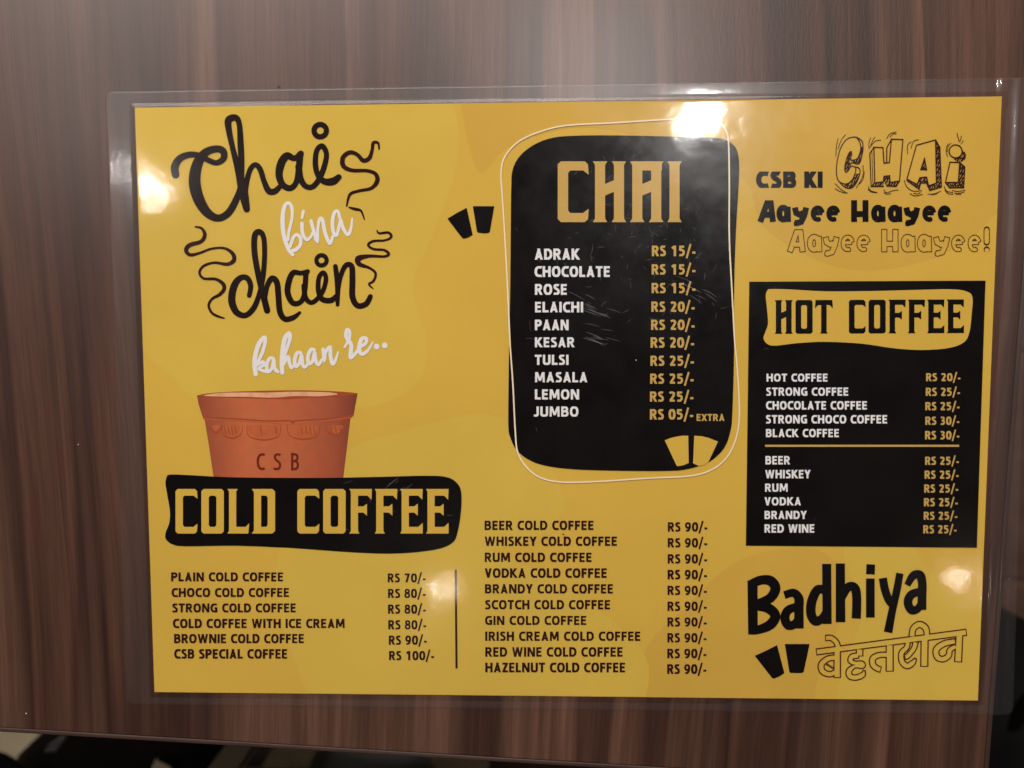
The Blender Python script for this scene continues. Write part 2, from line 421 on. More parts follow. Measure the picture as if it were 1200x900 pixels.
# frames of the close-ups the artwork was measured in
f1 = fr(180, 120, 4); f2 = fr(180, 260, 4); f3 = fr(180, 440, 1200/380); f4 = fr(180, 640, 1200/380)
f5 = fr(500, 120, 1200/380); f6 = fr(560, 380, 1200/340); f7 = fr(860, 130, 3.75); f8 = fr(860, 320, 3.75)
g1 = fr(860, 500, 3.75); g2 = fr(860, 640, 3.75); g3 = fr(550, 590, 1200/310)
k5 = fr(280, 370, 6); k6 = fr(310, 225, 10); k7 = fr(940, 720, 6); k8 = fr(960, 140, 1200/190)

def strokes(frame, paths, w=None, step=8, cap='round', scale=1):
    out = []
    for p in paths:
        q = [(a[0], a[1], (a[2] if len(a) > 2 else w)) for a in p]
        out += ribbon(frame(spline(q, step) if step > 1 else q), None, cap)
    return out
def ring(frame, x, y, r, w):
    p = frame([(a, b, w) for a, b in disc(x, y, r, 28)])
    return ribbon(p, None, 'butt', True)
def poly(frame, pts, sm=0):
    q = frame(pts)
    return [(a[0], a[1]) for a in (spline(q, sm, True) if sm else q)]

# =================================================================== TABLE
TOP_T = .026
e0, e1 = at(0, 853), at(780, 900)
r0, r1 = at(1154, 900), at(1198, 330)
def meet(a, b, c, d):
    x1, y1, x2, y2, x3, y3, x4, y4 = a.x, a.y, b.x, b.y, c.x, c.y, d.x, d.y
    D = (x1-x2)*(y3-y4) - (y1-y2)*(x3-x4)
    return Vector((((x1*y2-y1*x2)*(x3-x4)-(x1-x2)*(x3*y4-y3*x4))/D, ((x1*y2-y1*x2)*(y3-y4)-(y1-y2)*(x3*y4-y3*x4))/D, 0))
cor = meet(e0, e1, r0, r1)
du = (e0 - e1); du.z = 0; du.normalize()           # towards the left along the near edge
dv = (r1 - r0); dv.z = 0; dv.normalize()           # away along the right edge
table = bpy.data.objects.new('table', None); COL.objects.link(table)
tag(table, 'brown wood-grain laminate table that the menu card lies on', 'table')
def slab(pts, z0, z1, bevel, m, name, parent, inset=0):
    bm = bmesh.new()
    lo_ = [bm.verts.new((p.x, p.y, z0)) for p in pts]; hi_ = [bm.verts.new((p.x, p.y, z1)) for p in pts]
    n = len(pts); bm.faces.new(hi_); bm.faces.new(lo_[::-1])
    for i in range(n): bm.faces.new((lo_[i], lo_[(i+1) % n], hi_[(i+1) % n], hi_[i]))
    bmesh.ops.recalc_face_normals(bm, faces=bm.faces)
    if bevel: bmesh.ops.bevel(bm, geom=[e for e in bm.edges], offset=bevel, segments=3, affect='EDGES', profile=.5)
    me = bpy.data.meshes.new(name); bm.to_mesh(me); bm.free(); smooth(me)
    me.set_sharp_from_angle(angle=math.radians(50))
    return link(name, me, m, parent)
LX, LY = .80, .60
c = [cor + du*LX, cor, cor + dv*LY, cor + du*LX + dv*LY]
slab(c, -TOP_T, 0, .0007, M_wood, 'tabletop', table)
# edge banding, proud of the board by a hair
ne = Vector((du.y, -du.x, 0)); ne = ne if ne.dot(dv) < 0 else -ne
nr = Vector((dv.y, -dv.x, 0)); nr = nr if nr.dot(du) < 0 else -nr
slab([cor + du*LX, cor + nr*.0018, cor + nr*.0018 + ne*.0018, cor + du*LX + ne*.0018], -TOP_T-.0006, -.0003, .0005, M_edge, 'edge_band', table)
slab([cor + ne*0 + nr*.0001, cor + nr*.0018, cor + nr*.0018 + dv*LY, cor + nr*.0001 + dv*LY], -TOP_T-.0006, -.0003, .0004, M_edge, 'edge_band', table)
M_metal = simple('black_painted_metal', (.02, .018, .018), .3, .5)
def box_pts(cx, cy, s):
    return [Vector((cx-s, cy-s, 0)), Vector((cx+s, cy-s, 0)), Vector((cx+s, cy+s, 0)), Vector((cx-s, cy+s, 0))]
FLOOR = -.74
for i, (a, b) in enumerate(((.06, .06), (.74, .06), (.06, .54), (.74, .54))):
    p = cor + du*a + dv*b
    slab(box_pts(p.x, p.y, .018), FLOOR, -TOP_T-.0008, .002, M_metal, 'leg', table)
# a chip and crumbs on the table
def crumb(px, py, r, m, label):
    p = at(px, py); bm = bmesh.new()
    bmesh.ops.create_icosphere(bm, subdivisions=2, radius=r)
    for v in bm.verts:
        v.co *= 1 + .3*noise.noise(v.co*2500 + p*100); v.co.z *= .5
    me = bpy.data.meshes.new('crumb'); bm.to_mesh(me); bm.free(); smooth(me)
    o = link('crumb', me, m); o.location = (p.x, p.y, r*.45)
    tag(o, label, 'crumb', group='crumbs on the table and the menu')
M_crumb_l = simple('pale_crumb', (.6, .5, .42), .6); M_crumb_d = simple('dark_crumb', (.02, .012, .01), .6)
crumb(92, 521, .00022, M_crumb_l, 'tiny pale crumb on the bare table left of the menu, halfway down')
crumb(31, 836, .00025, M_crumb_l, 'tiny pale crumb near the table edge at bottom left')

# =================================================================== MENU
menu = bpy.data.objects.new('laminated_menu', None); COL.objects.link(menu)
tag(menu, 'yellow and black laminated chai and coffee menu lying on the table', 'menu card')
cx = [at(158, 126), at(1174, 113), at(1146, 821), at(181, 811)]
def card_slab():
    bm = bmesh.new()
    z1 = PAPER_Z
    t = [at(x, y, z1) for x, y in ((158, 126), (1174, 113), (1146, 821), (181, 811))]
    hi_ = [bm.verts.new(p) for p in t]; lo_ = [bm.verts.new((p.x, p.y, .00010)) for p in t]
    bm.faces.new(hi_[::-1]); bm.faces.new(lo_)
    for i in range(4): bm.faces.new((lo_[i], lo_[(i+1) % 4], hi_[(i+1) % 4], hi_[i]))
    bmesh.ops.recalc_face_normals(bm, faces=bm.faces)
    me = bpy.data.meshes.new('card'); bm.to_mesh(me); bm.free()
    return link('card', me, M_yellow, menu)
card = card_slab()

def pic(v): return [(p[0], p[1]) for p in v]
idf = lambda pts: [tuple(p) for p in pts]
# faint large shapes in the yellow ground
def cardclip(pts):
    return bool2d([pts])
outside = [[(-500, -500), (1700, -500), (1700, 112.2), (1174.5, 113.5), (158.5, 126.5), (-500, 134)],
           [(-500, 830), (181, 810.5), (1146, 820.5), (1700, 826), (1700, 1500), (-500, 1500)],
           [(-500, -500), (147, -200), (158.5, 126), (181.5, 811), (195, 1300), (-500, 1300)],
           [(1700, -500), (1190, -500), (1173.5, 113), (1145.5, 821), (1130, 1300), (1700, 1300)]]
def blob(pts, m, layer=1):
    q = [(p[0], p[1]) for p in spline(pts, 8, True)]
    printed('backdrop_shape', bool2d([q], outside), m, layer, menu)
blob([(100, 60), (400, 60), (520, 110), (535, 190), (505, 280), (484, 335), (500, 400), (488, 450), (430, 478), (330, 470), (250, 480), (200, 440), (150, 380), (110, 200)], M_yel_a)
blob([(405, 532), (470, 506), (540, 488), (585, 490), (640, 540), (660, 600), (600, 640), (480, 640), (400, 600)], M_yel_a)
blob([(330, 640), (420, 620), (560, 640), (680, 700), (760, 780), (700, 860), (420, 860), (340, 760)], M_yel_a, 2)
blob([(990, 640), (1060, 635), (1110, 690), (1180, 700), (1200, 860), (1000, 860), (985, 790), (1010, 720)], M_yel_a)
blob([(540, 90), (600, 110), (900, 90), (1200, 90), (1200, 200), (1120, 290), (1000, 316), (900, 270), (860, 200), (700, 150), (600, 170), (560, 200)], M_yel_b)
blob([(755, 770), (800, 715), (870, 655), (960, 645), (990, 700), (960, 790), (930, 860), (780, 860)], M_yel_b)

# --- hand-lettered slogan
slogan = bpy.data.objects.new('slogan', None); COL.objects.link(slogan); slogan.parent = menu
A = strokes(f1, [
    [(103, 340, 36), (100, 300, 38), (125, 262, 34), (170, 245, 30), (215, 250, 28), (255, 270, 26), (295, 283, 26), (328, 262, 30), (325, 228, 34), (290, 218, 34), (240, 238, 40), (205, 290, 50), (192, 370, 56), (210, 450, 54), (250, 515, 44), (300, 542, 34), (348, 520, 34), (385, 460, 32), (408, 390, 26), (412, 300, 28), (408, 200, 30), (402, 105, 26), (385, 72, 30), (352, 82, 34), (352, 125, 30), (372, 220, 26), (398, 320, 34), (420, 420, 44), (436, 500, 32)],
    [(425, 420, 34), (438, 360, 26), (455, 310, 24), (478, 292, 24), (500, 315, 26), (518, 370, 26), (540, 415, 30), (570, 415, 28), (600, 385, 22)],
    [(690, 240, 30), (660, 262, 26), (625, 250, 34), (598, 285, 38), (588, 340, 34), (605, 385, 30), (640, 402, 28), (668, 375, 26), (680, 320, 30), (686, 250, 32)],
    [(680, 300, 32), (688, 355, 30), (712, 392, 26), (745, 395, 26), (775, 360, 26), (800, 300, 26), (810, 240, 24), (790, 205, 26), (765, 225, 24), (758, 285, 26), (770, 340, 26), (800, 370, 30), (840, 370, 36), (868, 350, 28)],
], step=7) + ring(f1, 781, 132, 29, 25)
printed('lettering', bool2d(A), M_script, 6, slogan)
B = strokes(f2, [
    [(448, 345, 22), (455, 300, 24), (440, 265, 26), (412, 260, 26), (385, 285, 32), (369, 330, 34), (368, 380, 34), (390, 425, 30), (430, 438, 26), (468, 405, 26), (495, 340, 24), (512, 260, 24), (520, 160, 24), (516, 75, 24), (497, 47, 28), (475, 62, 28), (472, 130, 28), (485, 220, 28), (508, 320, 30), (532, 415, 30)],
    [(520, 360, 24), (532, 300, 24), (555, 265, 28), (578, 285, 28), (585, 350, 28), (592, 420, 28), (615, 455, 26), (655, 448, 24), (685, 425, 14)],
    [(722, 232, 22), (690, 240, 22), (655, 238, 26), (635, 275, 28), (628, 330, 28), (650, 378, 26), (685, 378, 24), (706, 340, 24), (714, 240, 26)],
    [(704, 300, 24), (712, 355, 24), (738, 378, 22), (768, 360, 22), (795, 320, 22), (808, 265, 22), (795, 238, 22), (775, 262, 22), (772, 320, 24), (790, 362, 26), (830, 368, 26), (856, 350, 26)],
    [(852, 208, 22), (862, 290, 26), (862, 388, 18)],
    [(862, 340, 20), (875, 260, 22), (900, 205, 24), (928, 208, 26), (932, 270, 28), (932, 350, 28), (955, 392, 26), (995, 385, 26), (1016, 350, 24)],
], step=7) + ring(f2, 787, 180, 24, 20)
printed('lettering', bool2d(B), M_script, 6, slogan)
for fm, P in ((f1, [[(1057, 218, 8), (1052, 190, 12), (1030, 190, 16), (1024, 225, 16), (1010, 262, 20), (982, 272, 20), (955, 245, 18), (920, 234, 20), (888, 258, 22), (890, 298, 22), (930, 318, 18), (1000, 320, 16), (1040, 335, 18), (1048, 368, 22), (1020, 402, 16), (960, 415, 14), (920, 432, 14), (905, 485, 8)]]),
              (f1, [[(917, 492, 8), (945, 500, 14), (972, 508, 10), (988, 548, 6)]]),
              (f1, [[(196, 583, 8), (225, 590, 12), (240, 620, 18), (222, 652, 18), (170, 668, 20), (152, 692, 20), (170, 714, 16), (215, 706, 12), (270, 686, 11), (330, 683, 12), (370, 708, 18), (376, 740, 20), (345, 758, 16), (285, 751, 12), (235, 766, 12), (215, 797, 12), (235, 825, 12), (290, 828, 14), (325, 850, 18), (330, 875, 18), (310, 900, 16), (275, 920, 12), (258, 950, 12), (272, 985, 12), (300, 1002, 12), (330, 1011, 7)]]),
              (f2, [[(1047, 40, 6), (1058, 53, 10), (1100, 50, 12), (1114, 70, 12), (1085, 86, 10), (1030, 90, 12), (1006, 108, 12), (1030, 127, 11), (1080, 132, 12), (1102, 150, 14), (1080, 162, 12), (1010, 160, 16), (960, 172, 28), (965, 198, 22), (1010, 215, 12), (1040, 240, 12), (1032, 275, 12), (1010, 292, 10), (1028, 312, 6)]])):
    printed('steam_curl', bool2d(strokes(fm, P, step=6)), M_brown, 6, slogan)
Wb = strokes(k6, [
    [(330, 735, 40), (270, 650, 44), (222, 480, 50), (212, 300, 50), (235, 165, 44), (280, 130, 40), (320, 180, 38), (322, 300, 34), (285, 470, 34), (275, 560, 34)],
    [(300, 640, 36), (335, 540, 38), (375, 500, 38), (420, 540, 40), (418, 620, 40), (370, 675, 44), (325, 690, 44)],
    [(455, 225, 36), (440, 305, 30)],
    [(438, 370, 42), (448, 490, 40), (495, 560, 36), (545, 520, 30), (560, 480, 30)],
    [(545, 340, 40), (580, 470, 42), (618, 575, 38), (625, 430, 34), (645, 320, 38), (680, 330, 42), (710, 480, 42), (765, 600, 40), (800, 520, 34)],
    [(880, 300, 36), (860, 230, 36), (820, 240, 40), (795, 360, 42), (810, 480, 42), (845, 505, 38), (875, 400, 36), (893, 330, 36), (920, 420, 40), (975, 500, 38), (1010, 440, 34), (1028, 310, 20)],
], step=5)
printed('lettering', bool2d(Wb), M_white, 6, slogan)
Wk = strokes(k5, [
    [(118, 412, 30), (110, 320, 32), (135, 210, 32), (175, 155, 30), (185, 180, 26), (165, 260, 24), (130, 330, 24)],
    [(120, 350, 24), (165, 325, 24), (175, 345, 24), (140, 370, 22), (165, 385, 22), (200, 395, 24)],
    [(240, 300, 24), (215, 300, 24), (195, 350, 26), (205, 392, 26), (232, 370, 24), (245, 310, 24), (252, 370, 24), (275, 395, 22)],
    [(305, 400, 30), (302, 300, 30), (320, 170, 32), (352, 125, 30), (358, 165, 26), (330, 250, 24), (310, 320, 24)],
    [(310, 350, 22), (345, 290, 24), (355, 330, 24), (368, 365, 22), (385, 350, 20)],
    [(435, 262, 24), (410, 262, 26), (392, 310, 26), (400, 355, 26), (425, 335, 24), (440, 280, 24), (448, 340, 24), (462, 362, 22), (485, 340, 20)],
    [(530, 240, 24), (505, 240, 26), (485, 290, 26), (492, 335, 26), (518, 320, 24), (532, 260, 24), (542, 320, 24), (560, 345, 22), (582, 310, 20)],
    [(592, 235, 24), (600, 310, 26), (608, 260, 24), (640, 222, 26), (645, 290, 26), (660, 338, 26), (682, 305, 20), (697, 255, 12)],
    [(742, 222, 14), (765, 180, 22), (752, 140, 26), (762, 100, 28), (780, 118, 22), (775, 165, 22)],
    [(765, 165, 26), (790, 210, 28), (785, 290, 30), (815, 270, 24), (850, 225, 22)],
    [(840, 225, 24), (890, 195, 24), (895, 160, 24), (862, 165, 28), (845, 230, 30), (865, 270, 26), (905, 245, 20), (942, 185, 10)],
], step=5) + [disc(*pp, 3.4, 16) for pp in (k5([(968, 217)])[0], k5([(1025, 209)])[0])]
printed('lettering', bool2d(Wk), M_white, 6, slogan)

# --- clay cup picture
cup = bpy.data.objects.new('cup_picture', None); COL.objects.link(cup); cup.parent = menu
def clay():
    m, nt, ns, lk, b = mat('printed_clay')
    tc = N(nt, 'ShaderNodeTexCoord'); sx = N(nt, 'ShaderNodeSeparateXYZ'); lk.new(tc.outputs['Object'], sx.inputs[0])
    a, c_ = at(231, 500).x, at(418, 500).x
    mr = N(nt, 'ShaderNodeMapRange'); mr.inputs[1].default_value = a; mr.inputs[2].default_value = c_
    lk.new(sx.outputs[0], mr.inputs[0])
    r = N(nt, 'ShaderNodeValToRGB'); e = r.color_ramp.elements
    e[0].position = .0; e[0].color = (.31, .066, .026, 1); e[1].position = 1; e[1].color = (.22, .040, .018, 1)
    for p, q in ((.30, (.62, .155, .055, 1)), (.6, (.57, .140, .050, 1)), (.85, (.42, .090, .035, 1))):
        x = e.new(p); x.color = q
    lk.new(mr.outputs[0], r.inputs[0])
    no = N(nt, 'ShaderNodeTexNoise'); no.inputs['Scale'].default_value = 300; no.inputs['Detail'].default_value = 5
    lk.new(tc.outputs['Object'], no.inputs['Vector'])
    mx = N(nt, 'ShaderNodeMix', data_type='RGBA', blend_type='MULTIPLY'); mx.inputs[0].default_value = .3
    lk.new(r.outputs[0], mx.inputs[6]); lk.new(no.outputs['Color'], mx.inputs[7]); lk.new(mx.outputs[2], b.inputs['Base Color'])
    b.inputs['Roughness'].default_value = .55; b.inputs['Specular IOR Level'].default_value = .3
    return m
M_clay = clay()
M_clay_l = simple('printed_clay_light', (.48, .118, .043), .55, 0.0, vary=.12, bscale=300)
M_clay_d = simple('printed_clay_dark', (.15, .022, .010), .55, 0.0)
M_clay_m = simple('printed_clay_mid', (.36, .072, .028), .55, 0.0)
M_tea = simple('printed_milky_tea', (.72, .40, .22), .5, 0.0, vary=.2, bscale=260)
printed('cup_body', bool2d([poly(f3, [(160, 73), (166, 105), (180, 150), (188, 160), (205, 262), (222, 379), (702, 379), (716, 262), (728, 160), (740, 148), (755, 66), (600, 58), (480, 56), (300, 62)])]), M_clay, 2, cup)
printed('cup_inside', bool2d([poly(f3, [(162, 74), (250, 62), (480, 55), (640, 57), (754, 66), (700, 76), (560, 84), (480, 88), (330, 84), (220, 80)], 5)]), M_clay_m, 3, cup)
printed('tea', bool2d([poly(f3, [(185, 74), (260, 64), (420, 63), (520, 60), (640, 62), (680, 70), (610, 77), (520, 76), (450, 82), (340, 79), (240, 78)], 5)]), M_tea, 4, cup)
sc = [[(184, 154, 5), (300, 160, 5), (420, 168, 5), (500, 167, 5), (515, 174, 8), (530, 167, 5), (640, 160, 5), (738, 148, 5)]]
printed('rim_line', bool2d(strokes(f3, sc)), M_clay_m, 4, cup)
printed('rim_line', bool2d(strokes(f3, [[(184, 160, 4), (300, 167, 4), (420, 175, 4), (520, 181, 4), (640, 167, 4), (732, 155, 4)]])), M_clay_l, 3, cup)
dl = []
for a, b_, w_, dd in ((205, 255, 212, 12), (250, 330, 232, 0), (345, 470, 238, 0), (495, 615, 236, 0), (635, 712, 222, 0)):
    dl.append([(a, 185, 2), (a + 8, w_ - 14, 3), ((a + b_)/2, w_, 6), (b_ - 8, w_ - 14, 3), (b_, 185, 2)])
printed('scallop_pattern', bool2d(strokes(f3, dl)), M_clay_m, 4, cup)
hl = []
for x in (262, 275, 288, 300, 395, 450, 545, 562, 578, 592, 655, 672, 690):
    hl.append([(x, 186, 2), (x + 3, 205, 4), (x + 5, 219, 2)])
for a in ((215, 246, 200), (262, 318, 214), (356, 458, 220), (508, 600, 218), (650, 700, 206)):
    printed('scallop_pattern', bool2d([poly(f3, [(a[0], 186), (a[1], 186), (a[1]-8, a[2]), ((a[0]+a[1])/2, a[2]+10), (a[0]+8, a[2])], 4)]), M_clay_l, 3, cup)
printed('scallop_pattern', bool2d(strokes(f3, hl)), M_clay_m, 5, cup)
for s_, a, b_ in (('C', 380, 411), ('S', 441, 474), ('B', 507, 539)):
    printed('cup_lettering', text(f3, s_, a, b_, 286, 352, bold=.70), M_clay_d, 5, cup)

# --- cold coffee
cold = bpy.data.objects.new('cold_coffee_section', None); COL.objects.link(cold); cold.parent = menu
printed('banner', bool2d([poly(f3, [(60, 367), (120, 368), (300, 377), (600, 379), (800, 376), (1000, 371), (1080, 375), (1120, 395), (1138, 430), (1138, 500), (1125, 580), (1105, 620), (1040, 645), (900, 659), (740, 655), (500, 638), (300, 630), (120, 632), (70, 625), (45, 605), (45, 580), (58, 545), (60, 500), (50, 440), (44, 400), (48, 376)], 4)]), M_black, 6, cold)
printed('heading', display(f3, 'COLD COFFEE', 81, 1090, 420, 585), M_yellow, 8, cold)
for s_, a, b_, t, u in (('PLAIN COLD COFFEE', 64, 480, 97, 130), ('CHOCO COLD COFFEE', 66, 502, 155, 188), ('STRONG COLD COFFEE', 68, 527, 212, 245), ('COLD COFFEE WITH ICE CREAM', 71, 708, 269, 303), ('BROWNIE COLD COFFEE', 75, 557, 325, 359), ('CSB SPECIAL COFFEE', 76, 495, 381, 416)):
    printed('drink_name', text(f4, s_, a, b_, t, u), M_brown, 6, cold)
for s_, a, b_, t, u in (('RS 70/-', 866, 1008, 101, 134), ('RS 80/-', 867, 1008, 158, 192), ('RS 80/-', 867, 1009, 216, 250), ('RS 80/-', 868, 1010, 274, 308), ('RS 90/-', 870, 1012, 331, 365), ('RS 100/-', 871, 1039, 388, 422)):
    printed('price', text(f4, s_, a, b_, t, u), M_brown, 6, cold)
printed('divider_line', bool2d(strokes(f4, [[(1118, 87, 8), (1121, 453, 8)]], step=1, cap='butt')), M_brown, 6, cold)
for s_, b_, t, u in (('BEER', 565, 78, 120), ('WHISKEY', 671, 150, 192), ('RUM', 556, 223, 265), ('VODKA', 625, 294, 337), ('BRANDY', 653, 366, 408), ('SCOTCH', 640, 438, 480), ('GIN', 532, 510, 551), ('IRISH CREAM', 777, 581, 623), ('RED WINE', 697, 652, 695), ('HAZELNUT', 708, 722, 766)):
    printed('drink_name', text(g3, s_ + ' COLD COFFEE', 68 + (t-78)*.006, b_, t, u), M_brown, 6, cold)
    printed('price', text(g3, 'RS 90/-', 900 - (t-78)*.004, 1081 - (t-78)*.007, t+7, u+7), M_brown, 6, cold)

# --- chai
chai = bpy.data.objects.new('chai_section', None); COL.objects.link(chai); chai.parent = menu
pa = f5([(313, 300), (312, 450), (309, 800)])[::-1]
outl = f6([(129, 100), (127, 250), (126, 420), (135, 470), (160, 520), (210, 560), (280, 585), (400, 600), (600, 606), (800, 606), (880, 596), (960, 567), (1020, 510), (1045, 440), (1052, 380), (1058, 200), (1060, 60)]) + f5([(1137, 780), (1140, 600), (1146, 450), (1155, 300), (1156, 220), (1145, 170), (1110, 140), (1050, 130), (900, 126), (700, 122), (560, 123), (470, 130), (400, 155), (345, 198), (318, 250), (313, 320), (311, 500), (309, 700)])[0:]
printed('panel', bool2d([[(p[0], p[1]) for p in spline(outl, 4, True)]]), M_black, 6, chai)
ol = f5([(308, 884), (295, 600), (280, 350), (275, 260), (290, 200), (340, 145), (420, 108), (520, 85), (700, 75), (900, 62), (1020, 55), (1075, 65), (1105, 100), (1117, 150), (1120, 300), (1120, 500), (1130, 700), (1140, 884)]) + f6([(1070, 150), (1080, 300), (1080, 400), (1065, 480), (1030, 550), (970, 600), (880, 627), (700, 637), (500, 650), (350, 653), (260, 635), (200, 590), (165, 530), (155, 450), (145, 250), (134, 100)])
printed('outline_frame', bool2d(ribbon([(p[0], p[1], 1.7) for p in spline(ol, 5, True)], None, 'butt', True)), M_cream, 10, chai)
printed('heading', display(f5, 'CHAI', 485, 943, 218, 443, gap=.07), M_gold, 8, chai)
for fm, L in ((f5, (('ADRAK', 399, 566, 541, 582), ('CHOCOLATE', 399, 679, 606, 646), ('ROSE', 400, 520, 672, 712), ('ELAICHI', 400, 580, 738, 777), ('PAAN', 400, 526, 804, 843))),
              (f6, (('KESAR', 235, 400, 54, 95), ('TULSI', 235, 376, 126, 168), ('MASALA', 235, 454, 198, 240), ('LEMON', 235, 420, 269, 311), ('JUMBO', 233, 417, 340, 382)))):
    for s_, a, b_, t, u in L: printed('drink_name', text(fm, s_, a, b_, t, u), M_white, 8, chai)
for fm, L in ((f5, (('RS 15/-', 833, 996, 530, 569), ('RS 15/-', 832, 996, 599, 637), ('RS 15/-', 832, 996, 668, 706), ('RS 20/-', 831, 993, 737, 775), ('RS 20/-', 830, 993, 804, 842))),
              (f6, (('RS 20/-', 714, 896, 54, 97), ('RS 25/-', 713, 895, 130, 172), ('RS 25/-', 712, 894, 204, 246), ('RS 25/-', 711, 893, 278, 320), ('RS 05/-', 711, 892, 351, 394), ('EXTRA', 904, 1021, 371, 400)))):
    for s_, a, b_, t, u in L: printed('price', text(fm, s_, a, b_, t, u), M_gold, 8, chai)
def glass_mark(fm, pts, m, layer, parent):
    printed('glass_symbol', bool2d([poly(fm, pts)]), m, layer, parent)
glass_mark(f6, [(773, 480), (795, 471), (820, 465), (845, 461), (870, 461), (872, 574), (850, 583), (828, 587), (822, 585)], M_yellow, 8, chai)
glass_mark(f6, [(895, 461), (925, 463), (955, 470), (993, 485), (955, 567), (940, 580), (915, 586), (890, 575)], M_yellow, 8, chai)
glass_mark(f5, [(77, 430), (110, 410), (148, 390), (170, 490), (155, 499), (137, 504), (131, 501)], M_black, 6, chai)
glass_mark(f5, [(171, 384), (250, 384), (234, 478), (229, 483), (210, 484), (189, 481), (186, 477)], M_black, 6, chai)

# --- CSB KI CHAI headline
head = bpy.data.objects.new('headline', None); COL.objects.link(head); head.parent = menu
printed('lettering', text(f7, 'CSB', 100, 273, 266, 337, bold=1.65, gap=.09), M_black, 6, head)
printed('lettering', text(f7, 'KI', 312, 388, 266, 337, bold=1.55, gap=.12), M_black, 6, head)
RB = {
 'A': [[(.09, .0), (.41, .86), (.59, .86), (.70, .0)], [(.28, .33), (.66, .33)]],
 'H': [[(.14, .0), (.14, 1.0)], [(.66, .0), (.66, 1.0)], [(.14, .36), (.66, .36)]],
 'a': [arc(.30, .385, .175, .27, 0, 360, 18, 2.2), [(.50, .70), (.52, .0)]],
 'y': [[(.12, .66), (.18, .42), (.34, .33), (.50, .42)], [(.62, .66), (.54, .30), (.40, .0), (.20, -.06), (.10, -.04)]],
 'e': [[(.16, .40), (.54, .42)], arc(.34, .38, .21, .27, 10, 300, 16, 2.1)],
 '!': [[(.15, .98), (.15, .42)], [(.15, .12), (.151, .115)]],
}
def round_word(fm, items, top, base, t, thin=0, shear=0):
    A_, B_ = [], []
    H = base - top
    for c_, x0, x1 in items:
        gw = {'A': .86, 'H': .82, 'a': .66, 'y': .74, 'e': .68, '!': .3}[c_]
        k = (x1 - x0) / gw
        for p in RB[c_]:
            cl = len(p) > 12 and c_ == 'a'
            q = p[:-1] if cl else p
            tt = t * (.78 if c_ == 'e' else 1)
            pts = lambda w: fm([(x0 + x*k + shear*y*H, base - y*H, w) for x, y in q])
            cap = 'butt' if c_ != '!' else 'round'
            A_ += ribbon(pts(tt*H), None, cap, cl, True)
            if thin:
                r = [Vector(a) for a in q]
                if not cl:
                    ex = thin / H
                    r[0] = r[0] + (r[1] - r[0]).normalized() * ex; r[-1] = r[-1] + (r[-2] - r[-1]).normalized() * ex
                B_ += ribbon(fm([(x0 + a.x*k, base - a.y*H, tt*H - 2*thin) for a in r]), None, cap, cl, True)
    return bool2d(A_, B_)
w1 = [('A', 108, 187), ('a', 188, 252), ('y', 256, 330), ('e', 335, 402), ('e', 404, 470), ('H', 515, 594), ('a', 604, 668), ('a', 676, 742), ('y', 746, 818), ('e', 826, 892), ('e', 894, 958)]
printed('lettering', round_word(f7, w1, 392, 487, .27), M_black, 6, head)
w2 = [('A', 237, 318), ('a', 322, 390), ('y', 391, 464), ('e', 467, 534), ('e', 537, 604), ('H', 648, 725), ('a', 734, 800), ('a', 806, 872), ('y', 876, 950), ('e', 953, 1020), ('e', 1026, 1090), ('!', 1093, 1130)]
printed('outline_lettering', round_word(f7, w2, 518, 620, .26, 3.0), M_line, 6, head)
# doodle letters
ln = []
def pl(*p, w=8, closed=False):
    global ln
    q = k8([(a, b_, w) for a, b_ in p]); ln += ribbon(q, None, 'round', closed, True)
def cu(*p, w=6): 
    global ln
    ln += strokes(k8, [[(a, b_, w) for a, b_ in p]], step=5)
cu((325, 205), (318, 160), (270, 130), (205, 145), (160, 210), (135, 300), (128, 390), (145, 455), (200, 476), (248, 440), (272, 362), (238, 345), (215, 378), (195, 388), (190, 345), (212, 265), (235, 235), (240, 262), (233, 295), (262, 298), (288, 280), (308, 215), (300, 165), (278, 135), w=7)
cu((325, 205), (322, 240), (297, 325), (240, 320), (228, 350), w=7); cu((145, 455), (190, 500), (235, 508), (275, 470), (302, 395), (296, 362), (272, 350), w=7)
pl((405, 205), (472, 207), (480, 322), (520, 318), (535, 145), (620, 148), (595, 455), (525, 465), (522, 415), (480, 420), (475, 460), (412, 468), closed=True)
pl((405, 205), (375, 250), (385, 495), (412, 468)); pl((385, 495), (475, 495)); pl((500, 492), (570, 495), (595, 455)); pl((535, 145), (500, 210), (500, 320)); pl((390, 235), (398, 480), w=4)
pl((720, 190), (862, 150), (868, 470), (810, 490), (795, 425), (745, 430), (725, 480), (650, 440), closed=True)
pl((862, 150), (893, 205), (905, 500), (820, 525), (795, 470), (752, 470), (740, 515), (650, 450))
pl((780, 282), (796, 372), (752, 370), closed=True)
ln += ring(k8, 1010, 235, 48, 8)
pl((968, 315), (1040, 318), (1030, 465), (935, 465), closed=True); pl((1040, 318), (1078, 350), (1070, 505), (965, 505), (935, 465)); pl((1030, 465), (1070, 505))
